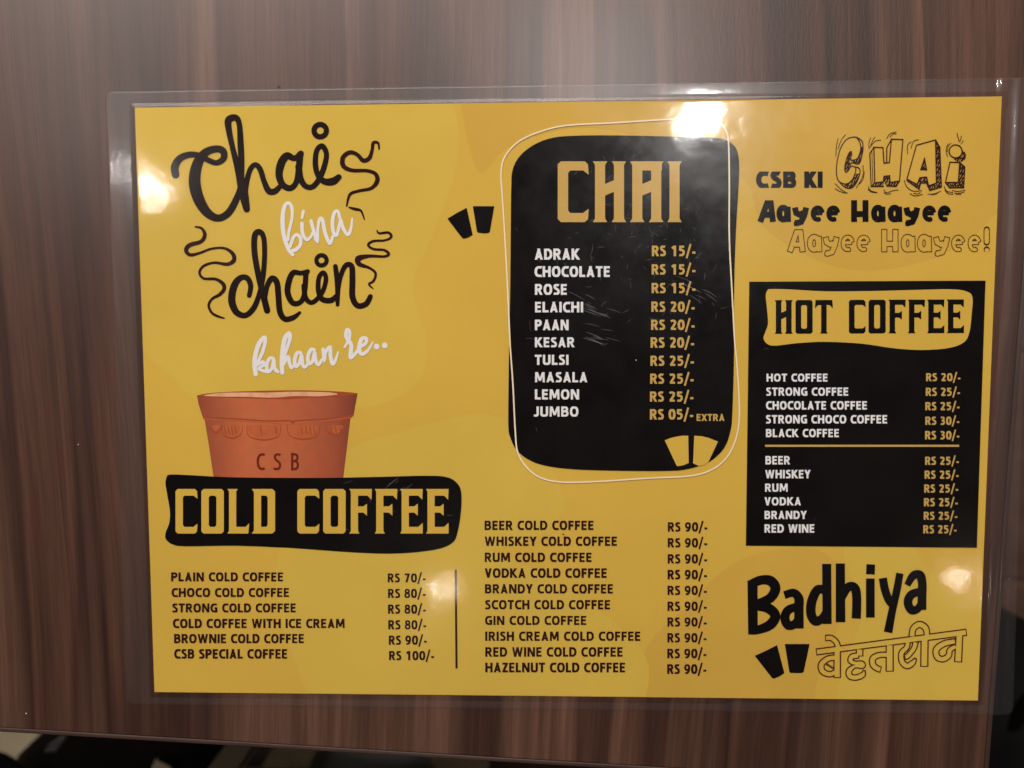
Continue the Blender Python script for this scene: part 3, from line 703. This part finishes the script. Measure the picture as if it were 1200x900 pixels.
for c_ in ([(140, 140), (128, 200), (124, 270)], [(195, 112), (165, 150), (140, 215)], [(120, 475), (160, 515), (210, 545)], [(118, 510), (150, 530), (195, 545)], [(325, 340), (322, 420), (275, 505)], [(335, 385), (325, 440), (300, 475)],
           [(380, 135), (368, 180), (372, 215)], [(412, 130), (392, 165), (378, 205)], [(388, 190), (415, 160), (455, 152)], [(500, 140), (525, 105), (570, 92)], [(525, 130), (545, 108), (572, 105)],
           [(735, 150), (700, 160), (680, 210)], [(680, 165), (655, 190), (655, 255)], [(365, 495), (380, 525), (430, 540)], [(362, 515), (385, 535), (425, 541)], [(478, 520), (500, 540), (550, 525), (585, 522)], [(480, 540), (500, 552), (530, 548)],
           [(630, 450), (650, 500), (700, 530), (760, 525)], [(672, 548), (710, 565), (765, 553)], [(700, 545), (725, 550), (750, 540)], [(805, 552), (850, 550), (900, 530)], [(835, 557), (865, 550), (880, 540)],
           [(955, 180), (940, 220), (950, 272)], [(975, 175), (955, 200), (950, 235)], [(1020, 100), (1028, 130), (1035, 158)], [(1053, 122), (1048, 145), (1040, 165)], [(1066, 155), (1060, 168), (1052, 178)],
           [(925, 495), (945, 530), (990, 540)], [(930, 520), (955, 548), (990, 552)], [(985, 525), (1030, 532), (1080, 522)], [(1000, 545), (1040, 545), (1075, 535)], [(1015, 555), (1035, 552), (1050, 553)]):
    cu(*c_, w=5)
printed('doodle_lettering', bool2d(ln), M_dood, 7, head)
fills = [poly(k8, p) for p in (
    [(240, 300), (262, 298), (290, 322), (240, 318)], [(262, 300), (288, 280), (310, 200), (325, 205), (320, 250), (297, 325)],
    [(195, 385), (190, 345), (212, 265), (235, 235), (240, 262), (230, 300), (228, 345), (212, 380)],
    [(180, 476), (205, 476), (248, 440), (272, 400), (298, 400), (275, 470), (235, 508), (200, 502)],
    [(412, 468), (385, 495), (475, 495), (478, 460)], [(480, 420), (522, 415), (525, 465), (500, 492), (478, 455)], [(525, 465), (500, 492), (570, 495), (595, 455)],
    [(862, 150), (893, 205), (905, 500), (868, 470)], [(810, 490), (868, 470), (905, 500), (820, 525)], [(650, 440), (725, 480), (740, 515)], [(745, 430), (795, 425), (812, 495), (800, 500), (795, 470), (752, 470), (740, 515), (725, 480)],
    [(780, 282), (796, 372), (752, 370)], [(1040, 318), (1078, 350), (1070, 505), (1030, 465)], [(935, 465), (965, 505), (1070, 505), (1030, 465)])]
moon = [[(a[0], a[1]) for a in k8(disc(1040, 268, 47, 24))], ]
hatch = []
for i in range(60):
    x = 180 + i * 17.3; 
    for y in (160, 196, 232, 268, 304, 340, 376, 412, 445, 475, 505):
        jx = random.uniform(-6, 6); jy = random.uniform(-6, 6)
        hatch += ribbon(k8([(x+jx, y+jy+12, 5), (x+jx+12, y+jy-12, 4)]), None, 'butt')
hatch_keep = [q for q in hatch]
printed('doodle_shading', bool2d(fills, hatch_keep), M_dood, 6, head)
face = [[(a[0], a[1]) for a in k8(disc(1010, 235, 46, 24))]]
printed('doodle_shading', bool2d(moon, face + hatch_keep), M_dood, 6, head)

# --- hot coffee
hot = bpy.data.objects.new('hot_coffee_section', None); COL.objects.link(hot); hot.parent = menu
rc = f8([(68, 38), (1106, 33)]) + g1([(1068, 532), (53, 523)])
printed('panel', bool2d([[(p[0], p[1]) for p in rc]]), M_black, 6, hot)
printed('banner', bool2d([poly(f8, [(165, 70), (250, 72), (400, 80), (600, 79), (800, 74), (950, 71), (1020, 80), (1048, 105), (1045, 180), (1035, 260), (1010, 305), (940, 330), (820, 338), (700, 330), (560, 310), (400, 302), (280, 308), (180, 319), (145, 310), (130, 285), (140, 255), (150, 220), (145, 150), (140, 100), (148, 75)], 4)]), M_yellow, 8, hot)
printed('heading', display(f8, 'HOT COFFEE', 180, 1010, 119, 267, tilt=-.004), M_black, 10, hot)
for s_, b_, a, t, u in (('HOT COFFEE', 413, 143, 442, 477), ('STRONG COFFEE', 504, 141, 503, 539), ('CHOCOLATE COFFEE', 586, 141, 563, 600), ('STRONG CHOCO COFFEE', 675, 140, 624, 661), ('BLACK COFFEE', 463, 140, 685, 721)):
    printed('drink_name', text(f8, s_, a, b_, t, u), M_white, 8, hot)
for s_, a, b_, t, u in (('RS 20/-', 844, 997, 440, 475), ('RS 25/-', 843, 995, 504, 540), ('RS 25/-', 841, 993, 567, 603), ('RS 30/-', 841, 992, 631, 667), ('RS 30/-', 840, 992, 694, 731)):
    printed('price', text(f8, s_, a, b_, t, u), M_gold, 8, hot)
printed('divider_line', bool2d(strokes(g1, [[(137, 84, 9), (990, 84, 9)]], step=1, cap='butt')), M_gold, 8, hot)
for s_, a, b_, t, u in (('BEER', 138, 247, 129, 166), ('WHISKEY', 137, 337, 190, 227), ('RUM', 136, 238, 250, 286), ('VODKA', 134, 296, 310, 346), ('BRANDY', 134, 320, 370, 406), ('RED WINE', 134, 355, 429, 466)):
    printed('drink_name', text(g1, s_, a, b_, t, u), M_white, 8, hot)
for a, b_, t, u in ((840, 990, 132, 168), (838, 989, 193, 229), (836, 987, 254, 290), (835, 985, 314, 350), (834, 983, 374, 409), (832, 980, 433, 469)):
    printed('price', text(g1, 'RS 25/-', a, b_, t, u), M_gold, 8, hot)

# --- Badhiya
bad = bpy.data.objects.new('closing_slogan', None); COL.objects.link(bad); bad.parent = menu
def bl(P, cap='butt'): return strokes(g2, P, step=6, cap=cap)
Bd = strokes(g2, [[(82, 152, 44), (84, 388, 42)], [(408, 78, 40), (410, 342, 40)], [(468, 76, 40), (469, 334, 42)], [(602, 80, 38), (600, 124, 38)], [(600, 142, 38), (600, 314, 38)], [(828, 172, 38), (826, 280, 40)], [(286, 232, 40), (286, 362, 42)]], step=1, cap='butt')
Bd += bl([[(68, 172, 40), (115, 150, 40), (160, 152, 44), (183, 185, 44), (160, 228, 42), (105, 252, 36)], [(95, 262, 38), (150, 272, 44), (182, 305, 44), (160, 345, 44), (105, 368, 38), (66, 370, 36)],
          [(222, 215, 34), (262, 205, 36), (285, 228, 40), (287, 260, 40)], [(285, 265, 36), (240, 280, 38), (224, 315, 40), (240, 348, 40), (270, 340, 36), (288, 305, 30)],
          [(406, 195, 36), (368, 192, 40), (342, 245, 42), (340, 300, 42), (360, 330, 40), (390, 315, 36), (408, 280, 30)],
          [(470, 235, 34), (500, 182, 38), (530, 182, 40), (540, 225, 40), (538, 318, 40)],
          [(655, 140, 36), (664, 190, 36), (682, 238, 36), (704, 262, 34)], [(730, 119, 32), (716, 195, 34), (695, 290, 34), (678, 379, 38)],
          [(762, 172, 28), (788, 130, 36), (818, 128, 40), (828, 165, 38), (828, 205, 38)], [(826, 198, 34), (782, 212, 38), (765, 245, 38), (780, 280, 38), (808, 275, 34), (828, 240, 30)]], 'butt')
printed('lettering', bool2d(Bd), M_black, 6, bad)
glass_mark(g2, [(92, 482), (140, 460), (190, 435), (222, 558), (200, 573), (176, 582), (168, 579)], M_black, 6, bad)
glass_mark(g2, [(224, 430), (333, 430), (307, 552), (302, 557), (275, 558), (250, 557), (244, 552)], M_black, 6, bad)
DV = [
 ([(98, 264, 50), (1158, 125, 52)], 1), ([(247, 240, 54), (247, 446, 54)], 1), ([(616, 210, 58), (616, 402, 58)], 1), ([(862, 150, 58), (859, 368, 58)], 1), ([(1107, 130, 56), (1097, 336, 58)], 1),
 ([(250, 303, 46), (185, 310, 48), (136, 350, 50), (145, 400, 50), (195, 420, 46), (245, 400, 44)], 6), ([(165, 345, 14), (235, 388, 14)], 1),
 ([(162, 166, 46), (205, 166, 46), (240, 195, 46), (256, 240, 46)], 6),
 ([(405, 240, 56), (404, 295, 54)], 1), ([(400, 288, 46), (352, 296, 46), (340, 325, 44), (370, 342, 40), (420, 345, 44), (425, 365, 38), (370, 365, 34), (332, 395, 48), (335, 432, 48), (375, 444, 46), (425, 425, 46), (438, 390, 20)], 6),
 ([(616, 285, 44), (545, 285, 46), (498, 310, 50), (500, 355, 50), (530, 380, 48), (556, 388, 46)], 6),
 ([(745, 190, 44), (735, 232, 44), (700, 270, 46), (702, 330, 48), (738, 362, 48), (778, 340, 46), (800, 305, 20)], 6), ([(800, 190, 46), (785, 240, 44), (745, 290, 44), (720, 300, 44)], 6),
 ([(772, 160, 50), (782, 100, 50), (825, 70, 52), (868, 95, 52), (880, 150, 46)], 6),
 ([(1080, 188, 46), (1000, 205, 50), (945, 245, 52), (950, 298, 50), (990, 314, 48), (1030, 290, 48), (1040, 250, 46), (1085, 222, 40)], 6)]
o_, i_ = [], []
for p, st in DV:
    o_ += strokes(k7, [p], step=st, cap='butt')
    q = [list(a) for a in p]
    for a in q: a[2] = max(2, a[2] - 17)
    if len(q) > 2:
        for u, v in ((0, 1), (-1, -2)):
            d = Vector((q[v][0]-q[u][0], q[v][1]-q[u][1])).normalized() * 6
            q[u][0] += d.x; q[u][1] += d.y
    if st == 1:   # shorten the ends of straight bars so that the outline closes them
        d = Vector((q[1][0]-q[0][0], q[1][1]-q[0][1])).normalized() * 6
        q[0][0] += d.x; q[0][1] += d.y; q[1][0] -= d.x; q[1][1] -= d.y
    i_ += strokes(k7, [[tuple(a) for a in q]], step=st, cap='butt')
printed('outline_lettering', bool2d(o_, i_), M_line, 6, bad)

# =================================================================== LAMINATE FILM
fc = [at(123, 107, .0004), at(1212, 91, .0004), at(1186, 838, .0004), at(148, 826, .0004)]
NX, NY = 420, 300
def bil(u, v):
    a = fc[0].lerp(fc[1], u); b = fc[3].lerp(fc[2], u); return a.lerp(b, v)
cd = [at(158, 126), at(1174, 113), at(1146, 821), at(181, 811)]
def edge_dist(p):
    """signed distance to the card outline, inside positive"""
    d = 1e9
    for i in range(4):
        a, b = cd[i], cd[(i+1) % 4]; e = (b - a); e.z = 0; n = Vector((e.y, -e.x, 0)).normalized()
        d = min(d, (p - a).dot(n))
    return d
if edge_dist(Vector((0, 0, 0))) < 0: cd.reverse()
def sst(a, b, x):
    t = max(0, min(1, (x-a)/(b-a))); return t*t*(3-2*t)
rad = .0030
vs, idx, fs = [], {}, []
for j in range(NY + 1):
    for i in range(NX + 1):
        u, v = i / NX, j / NY
        p = bil(u, v); w = (fc[1]-fc[0]).length; hh = (fc[3]-fc[0]).length
        # rounded corners
        du_, dv_ = min(u, 1-u)*w, min(v, 1-v)*hh
        if du_ < rad and dv_ < rad:
            q = Vector((rad-du_, rad-dv_)); m_ = max(q.x, q.y)
            if q.length > 1e-9:
                s = m_ / q.length; q2 = q * s
                nu, nv = rad - q2.x, rad - q2.y
                u2 = nu/w if u < .5 else 1-nu/w; v2 = nv/hh if v < .5 else 1-nv/hh
                p = bil(u2, v2)
        d = edge_dist(p)
        base = .00042 + (.00075 - .00042) * sst(-.0010, -.0001, d)
        wv = noise.noise(Vector((p.x*26, p.y*26, 3))) * .00022 + noise.noise(Vector((p.x*70, p.y*60, 8))) * .00005
        lift = 0
        if d < .0005:
            # puckered margin: ridges run along the edges
            k = sst(.0005, -.004, d)
            lift += k * (.00004 + .00008 * noise.noise(Vector((p.x*30, p.y*30, 1))))
            if p.x > cd[0].x and p.x > .147:
                lift += k * (.00030 + .0003*math.sin((p.x-.147)*1100) * (0.6+.4*noise.noise(Vector((0, p.y*40, 5))))) 
        z = base + wv * (1 if d > 0 else .3) + max(lift, -.0001)
        vs.append(Vector((p.x, p.y, max(z, .00030 if d < -.0009 else .00064))))
for j in range(NY):
    for i in range(NX):
        a = j*(NX+1)+i; fs.append((a, a+NX+1, a+NX+2, a+1))
# thickness: a second skin and a rim
n0 = len(vs); bot = [Vector((v.x, v.y, v.z - .00012)) for v in vs]
fs2 = [tuple(k + n0 for k in f[::-1]) for f in fs]
rimloop = [i for i in range(NX+1)] + [j*(NX+1)+NX for j in range(1, NY+1)] + [NY*(NX+1)+i for i in range(NX-1, -1, -1)] + [j*(NX+1) for j in range(NY-1, 0, -1)]
rim = [(rimloop[(k+1) % len(rimloop)], rimloop[k], rimloop[k]+n0, rimloop[(k+1) % len(rimloop)]+n0) for k in range(len(rimloop))]
me = mesh('laminate_film', vs + bot, fs + fs2 + [r[::-1] for r in rim]); smooth(me)
film = link('laminate_film', me, M_film, menu)
me.materials.append(M_film_m)
for p in me.polygons:
    if p.index < 2*len(fs) and edge_dist(p.center) < -.0016: p.material_index = 1

# hairline scratches and scuffs on the film
scr = []
def scratch(x, y, L, ang, bend, w):
    pts = []
    for k in range(6):
        t = k/5 - .5; a = ang + bend*t
        pts.append((x + L*t*math.cos(a), y + L*t*math.sin(a), w*(1 - (2*t)**2) + .12))
    return pts
V, T = [], []
def addtri(P, z):
    for q in P:
        if len(q) != 3: continue
        q = ccw(q); i = len(V); V.extend(at(a, b, z) for a, b in q); T.append((i, i+2, i+1))
zc = .00110
for k in range(220):
    if k < 165: x, y = random.gauss(745, 70), random.gauss(255, 75)
    elif k < 180: x, y = random.uniform(400, 540), random.uniform(560, 640)
    else: x, y = random.uniform(180, 1150), random.uniform(130, 800)
    addtri(ribbon(scratch(x, y, abs(random.gauss(0, 5)) + 3, random.choice((-.5, .35, 1.3, -1.1, 0)) + random.gauss(0, .35), random.gauss(0, .35), random.uniform(.2, .45)), None, 'butt'), zc)
o = link('scratches', mesh('scratches', V, T), M_scratch, menu); o['kind'] = 'stuff'
def scuffs(name, spots):
    global V, T
    V, T = [], []
    for x, y, n, sp, ang in spots:
        for k in range(n):
            addtri(ribbon(scratch(x + random.gauss(0, sp), y + random.gauss(0, sp*.5), random.uniform(8, 26), ang + random.gauss(0, .12), .1, random.uniform(.3, .9)), None, 'butt'), zc + .00003 + k*1e-6)
    o = link(name, mesh(name, V, T), M_scratch, menu); o['kind'] = 'stuff'
scuffs('scuff_marks', [(705, 365, 14, 16, .35), (700, 395, 10, 12, .3), (820, 340, 10, 14, .5), (470, 570, 3, 6, -.5)])

# crumbs on the film
def speck(px, py, r, m, label):
    p = at(px, py, .00135); crumb(px, py, r, m, label)
    bpy.context.scene.collection.objects[-1]
crumb_z = .0013
for px, py, r, m, lb in ((327, 102, .00035, M_crumb_d, 'tiny dark crumb on the top margin of the laminate'), (745, 422, .00022, M_crumb_l, 'tiny pale speck on the black chai panel'), (660, 625, .0003, M_crumb_d, 'small dark fleck above the middle cold coffee list')):
    crumb(px, py, r, m, lb); o = [x for x in COL.objects if x.name.startswith('crumb')][-1]
    o.location.z += .0004 if py < 110 else .0011

# =================================================================== FLOOR AND THINGS BELOW
M_tile = simple('beige_tile', (.72, .60, .40), .45, .4, bump=.2, bscale=30, vary=.12)
M_tile2 = simple('brown_tile', (.15, .085, .06), .4, .4, bump=.2, bscale=30, vary=.25)
M_grout = simple('grout', (.16, .12, .09), .8, .2)
base = slab([Vector((-2.4, -2.0, 0)), Vector((2.4, -2.0, 0)), Vector((2.4, 1.8, 0)), Vector((-2.4, 1.8, 0))], FLOOR-.05, FLOOR-.004, 0, M_grout, 'floor', None)
tag(base, None, None, 'structure')
def tile_mesh(m):
    bm = bmesh.new(); bmesh.ops.create_cube(bm, size=1)
    for v in bm.verts: v.co = Vector((v.co.x*.596, v.co.y*.296, v.co.z*.012))
    bmesh.ops.bevel(bm, geom=list(bm.edges), offset=.0012, segments=1, affect='EDGES')
    me = bpy.data.meshes.new('floor_tile'); bm.to_mesh(me); bm.free(); me.materials.append(m); return me
tl, tb = tile_mesh(M_tile), tile_mesh(M_tile2)
for i in range(-4, 4):
    for j in range(-6, 5):
        x = .3 + i*.6 - .07; y = .15 + j*.3
        o = bpy.data.objects.new('floor_tile', tl if x < .1 else tb); COL.objects.link(o); o.parent = base
        o.location = (x, y, FLOOR - .005)

# black bag slumped by the near edge, its strap standing up in a loop
M_fab = simple('black_bag_fabric', (.004, .0035, .0035), .8, .15, bump=.5, bscale=500)
M_fab2 = simple('black_backpack_fabric', (.0055, .005, .0055), .8, .15, bump=.4, bscale=350)
M_highlight = simple('grey_highlight', (.12, .125, .12), .35, .5)  # grey that stands in for a highlight on the bag
def lump(name, pts, z0, z1, m, parent, puff=.03, seg=10, seed=0):
    """soft sided body from a plan outline: walls bulge, the top is domed and creased"""
    n = len(pts); c_ = sum((Vector((p[0], p[1])) for p in pts), Vector((0, 0))) / n
    bm = bmesh.new(); rings = []
    for k in range(seg + 1):
        t = k / seg
        z = z0 + (z1 - z0) * (t if t < .7 else .7 + .3*math.sin((t-.7)/.3*math.pi/2))
        s = 1 if t < .7 else math.cos((t-.7)/.3*math.pi/2*.93)
        s *= 1 + puff * math.sin(min(1, t/.7) * math.pi)
        r = []
        for p in pts:
            q = c_ + (Vector((p[0], p[1])) - c_) * s
            w = noise.noise(Vector((q.x*9, q.y*9, z*9 + seed))) * .006
            r.append(bm.verts.new((q.x + w, q.y + w*.7, z + w*.6 * (t > .1))))
        rings.append(r)
    for a, b in zip(rings, rings[1:]):
        for i in range(n): bm.faces.new((a[i], a[(i+1) % n], b[(i+1) % n], b[i]))
    bm.faces.new(rings[-1]); bm.faces.new(rings[0][::-1])
    bmesh.ops.recalc_face_normals(bm, faces=bm.faces)
    me = bpy.data.meshes.new(name); bm.to_mesh(me); bm.free(); smooth(me)
    return link(name, me, m, parent)
def tube(name, pts, r, m, parent, n=10, flat=1.0):
    P = [Vector(p) for p in spline(pts, 8)]; bm = bmesh.new(); rings = []
    for i, p in enumerate(P):
        d = (P[min(i+1, len(P)-1)] - P[max(i-1, 0)]).normalized()
        a = d.cross(Vector((0, 0, 1))); a = a.normalized() if a.length > .05 else Vector((1, 0, 0)); b = d.cross(a)
        rings.append([bm.verts.new(p + a*r*math.cos(2*math.pi*k/n) + b*r*flat*math.sin(2*math.pi*k/n)) for k in range(n)])
    for a, b in zip(rings, rings[1:]):
        for i in range(n): bm.faces.new((a[i], a[(i+1) % n], b[(i+1) % n], b[i]))
    bm.faces.new(rings[0][::-1]); bm.faces.new(rings[-1])
    me = bpy.data.meshes.new(name); bm.to_mesh(me); bm.free(); smooth(me)
    return link(name, me, m, parent)
bag = bpy.data.objects.new('handbag', None); COL.objects.link(bag)
tag(bag, 'slumped black handbag with a raised strap on the floor beyond the near table edge, left', 'handbag')
ztop = -.36; zb = FLOOR + (ztop + .02 - FLOOR) * .7
def flp(px, py, z): p = at(px, py, z); return (p.x, p.y)
body = [flp(x, y, zb) for x, y in spline([(62, 845), (160, 838), (236, 845), (247, 875), (249, 930), (230, 1010), (140, 1035), (60, 1010), (30, 950), (28, 905)], 3, True)]
lump('body', body, FLOOR, ztop + .02, M_fab, bag, .02, 12, 2)
p0, p1, p2, p3 = at(52, 960, ztop+.05), at(10, 903, ztop+.06), at(-22, 906, ztop+.05), at(-60, 980, ztop)
tube('strap', [tuple(p0), tuple(p1), tuple(p2), tuple(p3)], .011, M_fab, bag, flat=.4)
pb = [at(x, y, ztop + .034) for x, y in ((51, 881), (57, 873), (66, 867), (75, 865), (70, 874), (64, 881))]  # highlight on the bag, put in as a thin grey patch
bm = bmesh.new(); a = [bm.verts.new(p) for p in pb]; b = [bm.verts.new(p - Vector((0, 0, .004))) for p in pb]
bm.faces.new(a); bm.faces.new(b[::-1])
for i in range(6): bm.faces.new((b[i], b[(i+1) % 6], a[(i+1) % 6], a[i]))
bmesh.ops.recalc_face_normals(bm, faces=bm.faces)
me = bpy.data.meshes.new('highlight_patch'); bm.to_mesh(me); bm.free(); link('highlight_patch', me, M_highlight, bag)
# scrap of paper showing at the frame's edge
pb = [at(x, y, ztop + .040) for x, y in ((176, 903), (182, 890), (186, 893), (200, 900), (204, 915), (178, 915))]
bm = bmesh.new(); a = [bm.verts.new(p) for p in pb]; b = [bm.verts.new(p - Vector((0, 0, .001))) for p in pb]
bm.faces.new(a); bm.faces.new(b[::-1])
for i in range(6): bm.faces.new((b[i], b[(i+1) % 6], a[(i+1) % 6], a[i]))
bmesh.ops.recalc_face_normals(bm, faces=bm.faces)
me = bpy.data.meshes.new('paper_scrap'); bm.to_mesh(me); bm.free(); o = link('paper_scrap', me, simple('beige_paper', (.40, .33, .23), .7))
tag(o, 'beige pointed paper corner sticking out of the black handbag', 'paper')

# chair with dark legs, mostly outside the frame
chair = bpy.data.objects.new('chair', None); COL.objects.link(chair)
tag(chair, 'chair with a dark tapered leg showing beyond the near table edge', 'chair')
zl = -.30
a, b = at(284, 868, zl), at(285, 960, zl)
def taper(name, top, bot_, s0, s1, m, parent):
    bm = bmesh.new(); T_v = []
    for p, s in ((top, s0), (bot_, s1)):
        T_v.append([bm.verts.new(p + Vector((x*s, y*s, 0))) for x, y in ((-1, -1), (1, -1), (1, 1), (-1, 1))])
    for i in range(4): bm.faces.new((T_v[1][i], T_v[1][(i+1) % 4], T_v[0][(i+1) % 4], T_v[0][i]))
    bm.faces.new(T_v[0]); bm.faces.new(T_v[1][::-1])
    bmesh.ops.recalc_face_normals(bm, faces=bm.faces)
    bmesh.ops.bevel(bm, geom=list(bm.edges), offset=.003, segments=2, affect='EDGES')
    me = bpy.data.meshes.new(name); bm.to_mesh(me); bm.free(); smooth(me); me.set_sharp_from_angle(angle=.7); return link(name, me, m, parent)
M_leg = simple('dark_lacquered_wood', (.014, .008, .009), .3, .5)
sx0 = at(286, 886, -.36)
taper('leg', Vector((sx0.x, sx0.y, zl)), Vector((sx0.x, sx0.y + .005, FLOOR)), .0145, .012, M_leg, chair)
taper('leg', Vector((sx0.x + .36, sx0.y, zl)), Vector((sx0.x + .37, sx0.y + .005, FLOOR)), .014, .010, M_leg, chair)
taper('leg', Vector((sx0.x, sx0.y - .36, zl)), Vector((sx0.x, sx0.y - .40, FLOOR)), .014, .010, M_leg, chair)
taper('leg', Vector((sx0.x + .36, sx0.y - .36, zl)), Vector((sx0.x + .36, sx0.y - .40, FLOOR)), .014, .010, M_leg, chair)
q = Vector((sx0.x - .02, sx0.y - .004, 0))
lump('seat', [(p[0], p[1]) for p in spline([(q.x, q.y), (q.x + .2, q.y+.01), (q.x + .4, q.y), (q.x+.4, q.y - .38), (q.x + .2, q.y - .39), (q.x, q.y - .38)], 4, True)], zl, zl + .05, simple('brown_seat_cloth', (.035, .022, .015), .7), chair, .01, 8, 5)

# round dark-grey pouch on the floor
pc = at(428, 934, FLOOR + .09)
bm = bmesh.new(); bmesh.ops.create_uvsphere(bm, u_segments=36, v_segments=20, radius=.5)
for v in bm.verts:
    v.co = Vector((v.co.x*.17, v.co.y*.13, v.co.z*.10)) * (1 + .05*noise.noise(v.co*4))
me = bpy.data.meshes.new('pouch'); bm.to_mesh(me); bm.free(); smooth(me)
o = link('pouch', me, simple('dark_grey_cloth', (.16, .17, .16), .6, .4, bump=.3)); o.location = (pc.x, pc.y, FLOOR + .05)
tag(o, 'rounded dark grey pouch on the floor beyond the middle of the near table edge', 'pouch')

# backpack at the right edge
bp_ = bpy.data.objects.new('backpack', None); COL.objects.link(bp_)
tag(bp_, 'black backpack standing on the floor past the right table edge', 'backpack')
zt = -.40
body = [flp(x, y, FLOOR + (zt + .03 - FLOOR) * .7) for x, y in spline([(1130, 760), (1172, 738), (1215, 745), (1280, 775), (1330, 850), (1330, 960), (1280, 1010), (1180, 1020), (1090, 990), (1070, 900), (1090, 810)], 3, True)]
lump('body', body, FLOOR, zt + .03, M_fab2, bp_, .02, 12, 7)
pq = [at(1190, 850, zt+.03), at(1205, 820, zt+.10), at(1240, 815, zt+.11), at(1262, 850, zt+.03)]
tube('handle', [tuple(p) for p in pq], .008, M_fab2, bp_, flat=.5)
